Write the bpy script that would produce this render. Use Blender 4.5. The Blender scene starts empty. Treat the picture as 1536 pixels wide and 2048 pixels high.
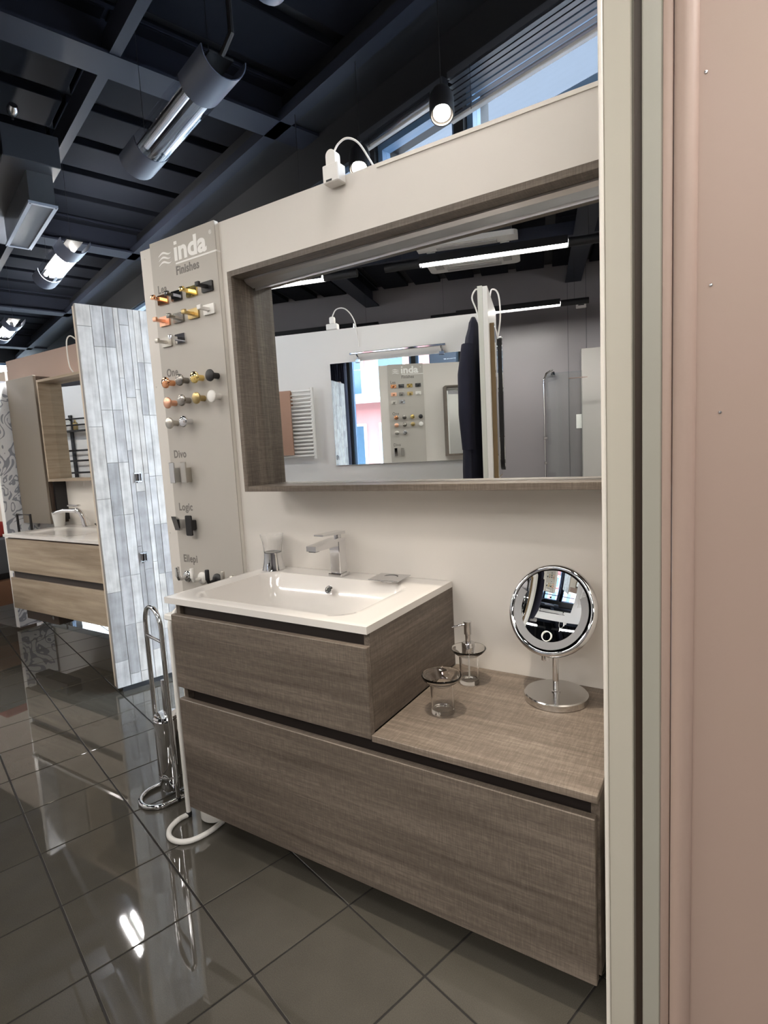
import bpy, bmesh, math, random
from mathutils import Vector, Matrix
random.seed(7)
S = bpy.context.scene
C = bpy.context.collection
PI = math.pi

# ------------------------------------------------------------------ camera
cam_d = bpy.data.cameras.new('camera'); cam = bpy.data.objects.new('camera', cam_d); C.objects.link(cam)
R_ = Vector((0.84818705, 0.52695181, -0.05385639)); U_ = Vector((-0.01526297, 0.12594524, 0.99191977)); F_ = Vector((-0.52947688, 0.8405115, -0.11486797))
CAM = Vector((1.60168, -1.66080, 1.27345))
cam.matrix_world = Matrix(((R_.x, U_.x, -F_.x, CAM.x), (R_.y, U_.y, -F_.y, CAM.y), (R_.z, U_.z, -F_.z, CAM.z), (0, 0, 0, 1)))
cam_d.sensor_fit = 'VERTICAL'; cam_d.sensor_height = 36.0; cam_d.lens = 1118.118 / 2048 * 36.0
cam_d.clip_start = 0.05; cam_d.clip_end = 200
S.camera = cam

# ------------------------------------------------------------------ world, exposure
W = bpy.data.worlds.new('world'); S.world = W; W.use_nodes = True
bg = W.node_tree.nodes['Background']; bg.inputs[0].default_value = (0.83, 0.91, 1.0, 1); bg.inputs[1].default_value = 10.0
S.view_settings.view_transform = 'Standard'; S.view_settings.look = 'None'
S.view_settings.exposure = 0.86; S.view_settings.gamma = 1.0; S.view_settings.use_curve_mapping = False
TUBE_STRENGTH = 98.0
SPOT_STRENGTH = 45.0
ADDED_SPOT_BEAM = 64.0  # power of the added spot over the vanity

# ------------------------------------------------------------------ building axes (the hall is turned against the display walls)
TH = math.radians(-16.5)
EB = Vector((math.cos(TH), math.sin(TH), 0)); EA = Vector((-math.sin(TH), math.cos(TH), 0))
def bl(b, a, z=0.0):
    return EB * b + EA * a + Vector((0, 0, z))

# ------------------------------------------------------------------ materials
def srgb(r, g, b):
    f = lambda c: (c / 255 / 12.92) if c <= 10 else (((c / 255) + 0.055) / 1.055) ** 2.4
    return (f(r), f(g), f(b), 1)
MATS = {}
def mat(name, col, rough=0.5, metal=0.0, spec=0.5, bump=0.0, bscale=200, var=0.0, vscale=6.0, coat=0.0):
    if name in MATS: return MATS[name]
    m = bpy.data.materials.new(name); m.use_nodes = True; MATS[name] = m
    nt = m.node_tree; p = nt.nodes['Principled BSDF']
    p.inputs['Base Color'].default_value = col if len(col) == 4 else (*col, 1)
    p.inputs['Roughness'].default_value = rough; p.inputs['Metallic'].default_value = metal
    p.inputs['Specular IOR Level'].default_value = spec
    if coat: p.inputs['Coat Weight'].default_value = coat; p.inputs['Coat Roughness'].default_value = 0.05
    if bump or var:
        tc = nt.nodes.new('ShaderNodeTexCoord')
    if var:
        n = nt.nodes.new('ShaderNodeTexNoise'); n.inputs['Scale'].default_value = vscale; n.inputs['Detail'].default_value = 5
        nt.links.new(tc.outputs['Object'], n.inputs['Vector'])
        mx = nt.nodes.new('ShaderNodeMix'); mx.data_type = 'RGBA'
        c = p.inputs['Base Color'].default_value
        mx.inputs[6].default_value = (c[0] * (1 - var), c[1] * (1 - var), c[2] * (1 - var), 1)
        mx.inputs[7].default_value = (min(1, c[0] * (1 + var)), min(1, c[1] * (1 + var)), min(1, c[2] * (1 + var)), 1)
        nt.links.new(n.outputs['Fac'], mx.inputs[0]); nt.links.new(mx.outputs[2], p.inputs['Base Color'])
    if bump:
        n2 = nt.nodes.new('ShaderNodeTexNoise'); n2.inputs['Scale'].default_value = bscale; n2.inputs['Detail'].default_value = 3
        nt.links.new(tc.outputs['Object'], n2.inputs['Vector'])
        b = nt.nodes.new('ShaderNodeBump'); b.inputs['Strength'].default_value = bump; b.inputs['Distance'].default_value = 0.002
        nt.links.new(n2.outputs['Fac'], b.inputs['Height']); nt.links.new(b.outputs['Normal'], p.inputs['Normal'])
    return m

def wood(name, axis, c0, c1, c2, cross=95, along=2.5, weave=0.68, rough=0.45, knots=False):
    """laminate with streaks along `axis` (x, y or z) and a fine cross weave"""
    m = bpy.data.materials.new(name); m.use_nodes = True; MATS[name] = m
    nt = m.node_tree; L = nt.links.new; N = nt.nodes.new
    p = nt.nodes['Principled BSDF']; p.inputs['Roughness'].default_value = rough; p.inputs['Specular IOR Level'].default_value = 0.35
    tc = N('ShaderNodeTexCoord')
    def noise(sa, sc, detail, dist=0.0):
        mp = N('ShaderNodeMapping'); s = [sc, sc, sc]; s['xyz'.index(axis)] = sa
        mp.inputs['Scale'].default_value = s
        n = N('ShaderNodeTexNoise'); n.inputs['Scale'].default_value = 1; n.inputs['Detail'].default_value = detail; n.inputs['Roughness'].default_value = 0.6
        n.inputs['Distortion'].default_value = dist
        L(tc.outputs['Object'], mp.inputs['Vector']); L(mp.outputs['Vector'], n.inputs['Vector'])
        return n.outputs['Fac']
    a = noise(along, cross, 6, 0.3)
    b = noise(along * 0.4, cross * 0.16, 3, 0.6)
    c = noise(330, 26, 2)
    d = noise(30, 260, 2)
    def mul(x, k): 
        n = N('ShaderNodeMath'); n.operation = 'MULTIPLY'; L(x, n.inputs[0]); n.inputs[1].default_value = k; return n.outputs[0]
    def add(x, y):
        n = N('ShaderNodeMath'); n.operation = 'ADD'; L(x, n.inputs[0]); L(y, n.inputs[1]); return n.outputs[0]
    k = 1.0 / (1 + weave)
    s = add(add(mul(a, 0.5 * k), mul(b, 0.5 * k)), add(mul(c, 0.55 * weave * k), mul(d, 0.45 * weave * k)))
    rp = N('ShaderNodeValToRGB'); e = rp.color_ramp.elements
    e[0].position = 0.34; e[0].color = c0; e[1].position = 0.66; e[1].color = c2
    mid = e.new(0.5); mid.color = c1
    L(s, rp.inputs[0]); L(rp.outputs[0], p.inputs['Base Color'])
    bp = N('ShaderNodeBump'); bp.inputs['Strength'].default_value = 0.25; bp.inputs['Distance'].default_value = 0.0015
    L(s, bp.inputs['Height']); L(bp.outputs['Normal'], p.inputs['Normal'])
    return m

def emit(name, col, strength):
    m = bpy.data.materials.new(name); m.use_nodes = True; nt = m.node_tree
    p = nt.nodes['Principled BSDF']; p.inputs['Base Color'].default_value = (0.9, 0.9, 0.9, 1)
    p.inputs['Emission Color'].default_value = (*col, 1); p.inputs['Emission Strength'].default_value = strength
    MATS[name] = m; return m

def clear(name, tint=(1, 1, 1), gloss=0.08, rough=0.02):
    """thin clear sheet: passes light straight through, with a fresnel sheen"""
    m = bpy.data.materials.new(name); m.use_nodes = True; nt = m.node_tree; nt.nodes.clear()
    o = nt.nodes.new('ShaderNodeOutputMaterial'); t = nt.nodes.new('ShaderNodeBsdfTransparent'); g = nt.nodes.new('ShaderNodeBsdfGlossy')
    t.inputs[0].default_value = (*tint, 1); g.inputs['Roughness'].default_value = rough
    lw = nt.nodes.new('ShaderNodeLayerWeight'); lw.inputs[0].default_value = 0.3
    fr = nt.nodes.new('ShaderNodeMath'); fr.operation = 'POWER'; fr.inputs[1].default_value = 4.0; nt.links.new(lw.outputs['Facing'], fr.inputs[0])
    ad = nt.nodes.new('ShaderNodeMath'); ad.operation = 'ADD'; ad.use_clamp = True; ad.inputs[1].default_value = gloss
    mx = nt.nodes.new('ShaderNodeMixShader')
    nt.links.new(fr.outputs[0], ad.inputs[0]); nt.links.new(ad.outputs[0], mx.inputs[0])
    nt.links.new(t.outputs[0], mx.inputs[1]); nt.links.new(g.outputs[0], mx.inputs[2]); nt.links.new(mx.outputs[0], o.inputs[0])
    MATS[name] = m; return m

def glass(name, col=(1, 1, 1), rough=0.0):
    m = bpy.data.materials.new(name); m.use_nodes = True
    p = m.node_tree.nodes['Principled BSDF']; p.inputs['Base Color'].default_value = (*col, 1)
    p.inputs['Transmission Weight'].default_value = 1.0; p.inputs['Roughness'].default_value = rough; p.inputs['IOR'].default_value = 1.46
    MATS[name] = m; return m

def thin_glass(name, edge=(0.80, 0.83, 0.83)):
    m = bpy.data.materials.new(name); m.use_nodes = True; nt = m.node_tree; nt.nodes.clear(); N = nt.nodes.new; L = nt.links.new
    o = N('ShaderNodeOutputMaterial'); t = N('ShaderNodeBsdfTransparent'); g = N('ShaderNodeBsdfGlossy'); g.inputs['Roughness'].default_value = 0.02
    lw = N('ShaderNodeLayerWeight'); lw.inputs[0].default_value = 0.35
    pw = N('ShaderNodeMath'); pw.operation = 'POWER'; pw.inputs[1].default_value = 2.2; L(lw.outputs['Facing'], pw.inputs[0])
    cm = N('ShaderNodeMix'); cm.data_type = 'RGBA'; cm.inputs[6].default_value = (0.985, 0.99, 0.99, 1); cm.inputs[7].default_value = (*edge, 1); L(pw.outputs[0], cm.inputs[0]); L(cm.outputs[2], t.inputs[0])
    ma = N('ShaderNodeMath'); ma.operation = 'MULTIPLY_ADD'; ma.inputs[1].default_value = 0.55; ma.inputs[2].default_value = 0.035; L(pw.outputs[0], ma.inputs[0])
    mx = N('ShaderNodeMixShader'); L(ma.outputs[0], mx.inputs[0]); L(t.outputs[0], mx.inputs[1]); L(g.outputs[0], mx.inputs[2]); L(mx.outputs[0], o.inputs[0])
    MATS[name] = m; return m
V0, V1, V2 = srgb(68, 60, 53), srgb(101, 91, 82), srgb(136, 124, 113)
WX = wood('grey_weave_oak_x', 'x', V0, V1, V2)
WTOP_LIT = wood('grey_weave_oak_top_lit', 'x', srgb(84, 75, 66), srgb(120, 108, 97), srgb(156, 143, 130))  # same oak as the fronts, lightened to stand in for overhead light
WY = wood('grey_weave_oak_y', 'y', V0, V1, V2)
WZ = wood('grey_weave_oak_z', 'z', V0, V1, V2)
O0, O1, O2 = srgb(122, 106, 88), srgb(158, 141, 121), srgb(184, 168, 147)
OX = wood('pale_oak_x', 'x', O0, O1, O2, cross=34, along=2.0, weave=0.1)
OZ = wood('pale_oak_z', 'y', O0, O1, O2, cross=34, along=2.0, weave=0.1)
CHAN = mat('dark_channel', srgb(52, 45, 42), 0.5)
WALL = mat('white_wall_paint', srgb(219, 213, 206), 0.5, var=0.02, vscale=3, bump=0.06, bscale=120)
WALLW = mat('opposite_wall_paint', srgb(224, 221, 218), 0.5, bump=0.05, bscale=120)
TRIMW = mat('white_trim', srgb(226, 220, 211), 0.4)
BOARD = mat('grey_board', srgb(184, 178, 170), 0.38, var=0.015, vscale=2)
BOARDE = mat('board_edge_white', srgb(232, 228, 220), 0.4)
LETW = mat('white_lettering', srgb(246, 244, 240), 0.4)
LETG = mat('grey_lettering', srgb(118, 113, 108), 0.5)
CER = mat('white_ceramic', srgb(224, 219, 214), 0.12, spec=0.6, coat=0.3)
CHROME = mat('chrome', (0.74, 0.74, 0.75), 0.05, 1.0)
CHROMEB = mat('brushed_chrome', (0.62, 0.62, 0.63), 0.22, 1.0)
MIRROR = mat('mirror_silver', (0.88, 0.90, 0.90), 0.0, 1.0)
BLK = mat('matt_black', srgb(30, 29, 31), 0.45)
WHT = mat('gloss_white', srgb(238, 235, 230), 0.25)
PLAS = mat('white_plastic', srgb(233, 230, 226), 0.35)
COP1 = mat('polished_copper', (0.86, 0.42, 0.22), 0.12, 1.0)
COP2 = mat('satin_rose_copper', (0.84, 0.47, 0.32), 0.3, 1.0)
GOLD = mat('polished_gold', (0.92, 0.68, 0.25), 0.1, 1.0)
BRASS = mat('aged_brass', (0.48, 0.36, 0.17), 0.28, 1.0)
GUN = mat('black_chrome', (0.10, 0.10, 0.105), 0.12, 1.0)
GUN2 = mat('satin_gunmetal', (0.27, 0.25, 0.23), 0.25, 1.0)
NICK = mat('brushed_nickel', (0.56, 0.53, 0.48), 0.3, 1.0)
ALU = mat('aluminium_profile', (0.72, 0.72, 0.74), 0.32, 1.0)
PINK = mat('pink_paint', srgb(164, 142, 131), 0.55, var=0.015, vscale=3, bump=0.05, bscale=160)
POSTM = mat('cream_panel_end', srgb(184, 179, 166), 0.28, var=0.015, vscale=5)
GREYE = mat('grey_green_strip', srgb(160, 158, 147), 0.35)
NAVY = mat('navy_steel', srgb(34, 38, 50), 0.6, spec=0.25, var=0.06, vscale=2)
NAVYD = mat('navy_deck', srgb(17, 20, 28), 0.85, spec=0.15, var=0.1, vscale=1.5)
NAVYK = mat('navy_dark', srgb(13, 14, 19), 0.6)
HOUSE = mat('lamp_housing_grey', srgb(70, 76, 92), 0.42)
DUCT = mat('galvanised_duct', (0.24, 0.25, 0.27), 0.3, 0.9, var=0.3, vscale=6)
GROUT = mat('dark_grout', srgb(34, 31, 29), 0.8)
REARM = mat('rear_wall_grey', srgb(112, 108, 110), 0.35)
COATM = mat('navy_cloth', srgb(26, 26, 44), 0.9, bump=0.4, bscale=500)
TOWM = mat('brown_towel', srgb(168, 133, 114), 0.95, bump=0.9, bscale=260)
YELT = mat('yellow_towel', srgb(214, 165, 60), 0.95, bump=0.9, bscale=260)
REDT = mat('red_towel', srgb(140, 38, 28), 0.95, bump=0.6, bscale=260)
TALLM = mat('taupe_lacquer', srgb(122, 112, 100), 0.3)
DKBR = mat('dark_brown_edge', srgb(70, 56, 46), 0.5)
BRF = mat('bronze_frame', srgb(112, 92, 62), 0.45)
DKGREY = mat('dark_grey_furniture', srgb(66, 68, 72), 0.5)
BEIGE = mat('beige_wall', srgb(206, 190, 176), 0.6)
PALEB = mat('pale_grey_wall', srgb(196, 200, 204), 0.5)
TUBE_OFF = mat('unlit_tube_glass', srgb(244, 246, 250), 0.12, coat=1.0)
TUBE_ON = emit('lit_tube', (1.0, 0.955, 0.89), TUBE_STRENGTH)
TUBE_PAIR = emit('lit_tube_pair', (1.0, 0.955, 0.89), TUBE_STRENGTH * 2.6)
TUBE_HALF = emit('lit_tube_half', (1.0, 0.955, 0.89), TUBE_STRENGTH * 0.32)
TUBE_DIM = emit('lit_tube_dim', (1.0, 0.955, 0.89), TUBE_STRENGTH * 0.2)
SPOT_ON = emit('spot_bulb', (1.0, 0.86, 0.66), SPOT_STRENGTH)
ACRYL = clear('clear_acrylic', (0.97, 0.98, 1.0), 0.05, 0.05)
PANE = clear('window_pane', (0.93, 0.97, 1.0), 0.02)
SHGL = clear('shower_glass', (0.95, 0.97, 0.97), 0.03)
GLASS = glass('clear_glass')
FROST = mat('frosted_ring', srgb(118, 118, 120), 0.4, 0.2)

def tile_material():
    m = bpy.data.materials.new('polished_grey_tile'); m.use_nodes = True; nt = m.node_tree; L = nt.links.new; N = nt.nodes.new
    p = nt.nodes['Principled BSDF']; p.inputs['Roughness'].default_value = 0.09; p.inputs['Specular IOR Level'].default_value = 1.0
    tc = N('ShaderNodeTexCoord'); oi = N('ShaderNodeObjectInfo')
    n1 = N('ShaderNodeTexNoise'); n1.inputs['Scale'].default_value = 420; n1.inputs['Detail'].default_value = 2
    n2 = N('ShaderNodeTexNoise'); n2.inputs['Scale'].default_value = 7; n2.inputs['Detail'].default_value = 4
    L(tc.outputs['Object'], n1.inputs['Vector']); L(tc.outputs['Object'], n2.inputs['Vector'])
    def madd(x, k, o):
        q = N('ShaderNodeMath'); q.operation = 'MULTIPLY_ADD'; L(x, q.inputs[0]); q.inputs[1].default_value = k; q.inputs[2].default_value = o; return q.outputs[0]
    def add(x, y):
        q = N('ShaderNodeMath'); q.operation = 'ADD'; L(x, q.inputs[0]); L(y, q.inputs[1]); return q.outputs[0]
    s = add(add(madd(n1.outputs['Fac'], 0.5, 0), madd(n2.outputs['Fac'], 0.35, 0)), madd(oi.outputs['Random'], 0.15, 0))
    rp = N('ShaderNodeValToRGB'); e = rp.color_ramp.elements
    e[0].position = 0.25; e[0].color = srgb(68, 65, 59); e[1].position = 0.75; e[1].color = srgb(92, 88, 80)
    L(s, rp.inputs[0]); L(rp.outputs[0], p.inputs['Base Color'])
    r = madd(n2.outputs['Fac'], 0.03, 0.010); L(r, p.inputs['Roughness'])
    return m
TILE = tile_material()

def plank_material():
    """weathered white-grey board print; the tone of each board comes from the object's random number"""
    m = bpy.data.materials.new('weathered_pale_plank'); m.use_nodes = True; nt = m.node_tree; L = nt.links.new; N = nt.nodes.new
    p = nt.nodes['Principled BSDF']; p.inputs['Roughness'].default_value = 0.5
    tc = N('ShaderNodeTexCoord'); oi = N('ShaderNodeObjectInfo')
    mp = N('ShaderNodeMapping'); mp.inputs['Scale'].default_value = (50, 50, 3.5); L(tc.outputs['Object'], mp.inputs['Vector'])
    n1 = N('ShaderNodeTexNoise'); n1.inputs['Scale'].default_value = 1; n1.inputs['Detail'].default_value = 6; n1.inputs['Distortion'].default_value = 0.5
    L(mp.outputs['Vector'], n1.inputs['Vector'])
    n2 = N('ShaderNodeTexNoise'); n2.inputs['Scale'].default_value = 14; n2.inputs['Detail'].default_value = 4; L(tc.outputs['Object'], n2.inputs['Vector'])
    rp = N('ShaderNodeValToRGB'); e = rp.color_ramp.elements
    e[0].position = 0.3; e[0].color = srgb(154, 148, 143); e[1].position = 0.62; e[1].color = srgb(206, 202, 198)
    mx = N('ShaderNodeMath'); mx.operation = 'ADD'
    k = N('ShaderNodeMath'); k.operation = 'MULTIPLY'; k.inputs[1].default_value = 0.5; L(n2.outputs['Fac'], k.inputs[0])
    k2 = N('ShaderNodeMath'); k2.operation = 'MULTIPLY'; k2.inputs[1].default_value = 0.5; L(n1.outputs['Fac'], k2.inputs[0])
    L(k.outputs[0], mx.inputs[0]); L(k2.outputs[0], mx.inputs[1]); L(mx.outputs[0], rp.inputs[0])
    tint = N('ShaderNodeValToRGB'); t = tint.color_ramp.elements
    t[0].position = 0.0; t[0].color = (0.58, 0.575, 0.585, 1); t[1].position = 0.45; t[1].color = (1, 1, 1, 1)
    g = t.new(0.22); g.color = (0.80, 0.79, 0.80, 1); g2 = t.new(0.85); g2.color = (0.96, 0.93, 0.89, 1)
    L(oi.outputs['Random'], tint.inputs[0])
    mu = N('ShaderNodeMix'); mu.data_type = 'RGBA'; mu.blend_type = 'MULTIPLY'; mu.inputs[0].default_value = 1
    L(rp.outputs[0], mu.inputs[6]); L(tint.outputs[0], mu.inputs[7]); L(mu.outputs[2], p.inputs['Base Color'])
    return m
PLANK = plank_material()

def floral_material():
    m = bpy.data.materials.new('floral_wallpaper'); m.use_nodes = True; nt = m.node_tree; L = nt.links.new; N = nt.nodes.new
    p = nt.nodes['Principled BSDF']; p.inputs['Roughness'].default_value = 0.6
    tc = N('ShaderNodeTexCoord')
    n0 = N('ShaderNodeTexNoise'); n0.inputs['Scale'].default_value = 5; n0.inputs['Detail'].default_value = 1; n0.inputs['Distortion'].default_value = 2.2
    L(tc.outputs['Object'], n0.inputs['Vector'])
    w = N('ShaderNodeMath'); w.operation = 'SINE'; k = N('ShaderNodeMath'); k.operation = 'MULTIPLY'; k.inputs[1].default_value = 30
    L(n0.outputs['Fac'], k.inputs[0]); L(k.outputs[0], w.inputs[0])
    rp = N('ShaderNodeValToRGB'); e = rp.color_ramp.elements
    e[0].position = 0.42; e[0].color = srgb(236, 238, 242); e[1].position = 0.5; e[1].color = srgb(160, 164, 176)
    L(w.outputs[0], rp.inputs[0]); L(rp.outputs[0], p.inputs['Base Color'])
    return m
FLORAL = floral_material()

# ------------------------------------------------------------------ mesh builder
class MB:
    def __init__(s, org=(0, 0, 0)):
        s.v = []; s.f = []; s.o = Vector(org)
    def add(s, verts, faces):
        n = len(s.v); s.v += [Vector(q) - s.o for q in verts]; s.f += [[i + n for i in f] for f in faces]; return s
    def box(s, x0, x1, y0, y1, z0, z1, bev=0.0, seg=1):
        x0, x1 = sorted((x0, x1)); y0, y1 = sorted((y0, y1)); z0, z1 = sorted((z0, z1))
        if bev:
            bm = bmesh.new(); bmesh.ops.create_cube(bm, size=1)
            bmesh.ops.scale(bm, vec=(x1 - x0, y1 - y0, z1 - z0), verts=bm.verts)
            bmesh.ops.translate(bm, vec=((x0 + x1) / 2, (y0 + y1) / 2, (z0 + z1) / 2), verts=bm.verts)
            bmesh.ops.bevel(bm, geom=list(bm.edges), offset=bev, segments=seg, affect='EDGES', profile=0.5)
            bm.verts.index_update()
            s.add([v.co.copy() for v in bm.verts], [[v.index for v in f.verts] for f in bm.faces]); bm.free(); return s
        return s.add([(x0, y0, z0), (x1, y0, z0), (x1, y1, z0), (x0, y1, z0), (x0, y0, z1), (x1, y0, z1), (x1, y1, z1), (x0, y1, z1)],
                     [(0, 3, 2, 1), (4, 5, 6, 7), (0, 1, 5, 4), (1, 2, 6, 5), (2, 3, 7, 6), (3, 0, 4, 7)])
    def tube(s, pts, r, n=10, cap=True, closed=False):
        pts = [Vector(q) for q in pts]; N = len(pts); rings = []; up = None
        rr = r if isinstance(r, (list, tuple)) else [r] * N
        for i, q in enumerate(pts):
            if closed: t = pts[(i + 1) % N] - pts[i - 1]
            else: t = pts[min(i + 1, N - 1)] - pts[max(i - 1, 0)]
            t.normalize()
            if up is None: up = Vector((0, 0, 1)) if abs(t.z) < 0.9 else Vector((1, 0, 0))
            e1 = up - t * up.dot(t)
            if e1.length < 1e-6: e1 = Vector((1, 0, 0)) - t * t.x
            e1.normalize(); e2 = t.cross(e1); up = e1
            rings.append([q + e1 * (rr[i] * math.cos(2 * PI * k / n)) + e2 * (rr[i] * math.sin(2 * PI * k / n)) for k in range(n)])
        vs = [v for g in rings for v in g]; fs = []
        for i in range(N if closed else N - 1):
            j = (i + 1) % N
            for k in range(n): fs.append((i * n + k, i * n + (k + 1) % n, j * n + (k + 1) % n, j * n + k))
        if cap and not closed: fs.append(tuple(reversed(range(n)))); fs.append(tuple((N - 1) * n + k for k in range(n)))
        return s.add(vs, fs)
    def cyl(s, p0, p1, r, n=20): return s.tube([p0, p1], r, n)
    def lathe(s, prof, c=(0, 0, 0), n=40, rot=None, closed=False, cap=True):
        """profile of (radius, height) turned about z through c; rot = Matrix applied before moving to c"""
        vs = []; fs = []; c = Vector(c); P = len(prof)
        for (r, h) in prof:
            for k in range(n):
                q = Vector((r * math.cos(2 * PI * k / n), r * math.sin(2 * PI * k / n), h))
                vs.append((rot @ q if rot else q) + c)
        for i in range(P if closed else P - 1):
            j = (i + 1) % P
            for k in range(n): fs.append((i * n + k, i * n + (k + 1) % n, j * n + (k + 1) % n, j * n + k))
        if not closed and cap:
            if prof[0][0] > 1e-5: fs.append(tuple(reversed(range(n))))
            if prof[-1][0] > 1e-5: fs.append(tuple((P - 1) * n + k for k in range(n)))
        return s.add(vs, fs)
    def prism(s, poly, d0, d1, axis='y'):
        """closed polygon of 2-D points pushed from d0 to d1 along axis"""
        def mk(p, d): return {'x': (d, p[0], p[1]), 'y': (p[0], d, p[1]), 'z': (p[0], p[1], d)}[axis]
        n = len(poly)
        return s.add([mk(p, d0) for p in poly] + [mk(p, d1) for p in poly],
                     [tuple(range(n)), tuple(reversed(range(n, 2 * n)))] + [(i, i + n, (i + 1) % n + n, (i + 1) % n) for i in range(n)])
    def mesh(s, name, smooth=True, ang=35):
        me = bpy.data.meshes.new(name); me.from_pydata([tuple(v) for v in s.v], [], s.f)
        bm = bmesh.new(); bm.from_mesh(me); bmesh.ops.remove_doubles(bm, verts=bm.verts, dist=1e-6)
        bmesh.ops.recalc_face_normals(bm, faces=bm.faces); bm.to_mesh(me); bm.free()
        if smooth:
            me.polygons.foreach_set('use_smooth', [True] * len(me.polygons)); me.set_sharp_from_angle(angle=math.radians(ang))
        me.update(); return me
    def build(s, name, material, parent=None, label=None, **kw):
        return link(name, s.mesh(name, **kw), material, parent, label)
def link(name, me, material, parent=None, label=None):
    if material is not None and not me.materials: me.materials.append(material)
    o = bpy.data.objects.new(name, me); C.objects.link(o)
    if parent: o.parent = parent
    if label: o['label'] = label
    return o
def tag(o, label, cat, group=None):
    o['label'] = label; o['category'] = cat
    if group: o['group'] = group
    return o
def thing(name, label, cat, loc=(0, 0, 0), rotz=0.0, group=None):
    o = bpy.data.objects.new(name, None); C.objects.link(o); o.empty_display_size = 0.05
    o.location = loc; o.rotation_euler = (0, 0, rotz); return tag(o, label, cat, group)
def struct(o): o['kind'] = 'structure'; return o
def copy_tree(o, parent=None):
    c = o.copy(); C.objects.link(c); c.parent = parent
    for ch in list(o.children): copy_tree(ch, c)
    return c
def rrect(x0, x1, z0, z1, r, n=5):
    out = []
    for cx, cz, a0 in ((x1 - r, z1 - r, 0), (x0 + r, z1 - r, PI / 2), (x0 + r, z0 + r, PI), (x1 - r, z0 + r, 1.5 * PI)):
        for k in range(n + 1):
            a = a0 + PI / 2 * k / n; out.append((cx + r * math.cos(a), cz + r * math.sin(a)))
    return out
def arc(c, r, a0, a1, n, e1, e2):
    c = Vector(c); e1 = Vector(e1); e2 = Vector(e2)
    return [c + e1 * (r * math.cos(a0 + (a1 - a0) * k / n)) + e2 * (r * math.sin(a0 + (a1 - a0) * k / n)) for k in range(n + 1)]
def lettering(body, x, y, z, size, material, parent, org, name='lettering', label=None, sx=1.0, offset=0.0, spacing=1.0, depth=0.0004):
    """flat print on a board that faces -y"""
    cu = bpy.data.curves.new('txt', 'FONT'); cu.body = body; cu.size = size; cu.offset = offset; cu.space_character = spacing; cu.extrude = depth; cu.resolution_u = 4
    ob = bpy.data.objects.new('txt', cu); C.objects.link(ob)
    dg = bpy.context.evaluated_depsgraph_get(); me = bpy.data.meshes.new_from_object(ob.evaluated_get(dg))
    bpy.data.objects.remove(ob); bpy.data.curves.remove(cu)
    me.transform(Matrix.Translation(Vector((x, y, z)) - Vector(org)) @ Matrix.Rotation(PI / 2, 4, 'X') @ Matrix.Diagonal((sx, 1, 1, 1)))
    me.materials.clear()
    return link(name, me, material, parent, label)

def smooth_path(p, n=5):
    out = []
    for i in range(len(p) - 1):
        p0, p1, p2, p3 = p[max(i - 1, 0)], p[i], p[i + 1], p[min(i + 2, len(p) - 1)]
        for k in range(n):
            t = k / n; out.append(.5 * ((2 * p1) + (p2 - p0) * t + (2 * p0 - 5 * p1 + 4 * p2 - p3) * t * t + (-p0 + 3 * p1 - 3 * p2 + p3) * t ** 3))
    return out + [p[-1]]

# ================================================================== STRUCTURE
H = 3.40           # underside of the roof deck
A_WIN, A_REAR, B_L, B_R = 1.10, -5.8, -10.0, 5.0
def bstruct(mb, name, material):
    o = mb.build(name, material); o.rotation_euler = (0, 0, TH); return struct(o)

# ---- floor: grout bed with single tiles
GA, T, GX, GY = 1.2849, 0.2977, -0.6094, -0.7652
floor = MB().box(B_L - .3, B_R + .3, A_REAR - .3, A_WIN + .3, -0.12, -0.0022).build('floor', GROUT); floor.rotation_euler = (0, 0, TH); struct(floor)
floor['label'] = 'polished dark grey tiled floor of the showroom'
TT = GA - PI / 2
tb = MB().box(-T / 2 + .0025, T / 2 - .0025, -T / 2 + .0025, T / 2 - .0025, -0.012, 0.0, bev=0.0012); tile_me = tb.mesh('tile'); tile_me.materials.append(TILE)
def project(p):
    d = p - CAM; z = d.dot(F_)
    if z < 0.1: return None
    return 768 + 1118.1 * d.dot(R_) / z, 1024 - 1118.1 * d.dot(U_) / z, z
cells = []; rest = []
for i in range(-22, 14):
    for j in range(-34, 20):
        c = Vector((GX + T * ((i + .5) * math.cos(GA) + (j + .5) * math.sin(GA)), GY + T * ((i + .5) * math.sin(GA) - (j + .5) * math.cos(GA)), 0))
        if not (B_L < c.dot(EB) < B_R and A_REAR < c.dot(EA) < A_WIN): continue
        q = project(c)
        vis = q and -90 < q[0] < 1230 and 1100 < q[1] < 2250 and not (c.y > 0.05 and c.x > -1.3) and c.y < 1.0
        if vis: cells.append((q[2], c))
        else: rest.append(c)
cells.sort(key=lambda t: t[0])
rest += [c for _, c in cells[300:]]; cells = cells[:300]
FI = Matrix.Rotation(-TH, 3, 'Z')
for _, c in cells:
    o = link('tile', tile_me, None, floor); o.location = FI @ c; o.rotation_euler = (0, 0, TT - TH)
rb = MB(); RT = Matrix.Rotation(TT - TH, 3, 'Z')
for c in rest:
    lc = FI @ c
    rb.add([lc + RT @ Vector((sx * (T / 2 - .0025), sy * (T / 2 - .0025), z)) for z in (-.012, 0) for sx, sy in ((-1, -1), (1, -1), (1, 1), (-1, 1))],
           [(4, 5, 6, 7), (0, 1, 5, 4), (1, 2, 6, 5), (2, 3, 7, 6), (3, 0, 4, 7)])
o = rb.build('tile_field', TILE, floor, smooth=False); o['kind'] = 'stuff'

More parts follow.
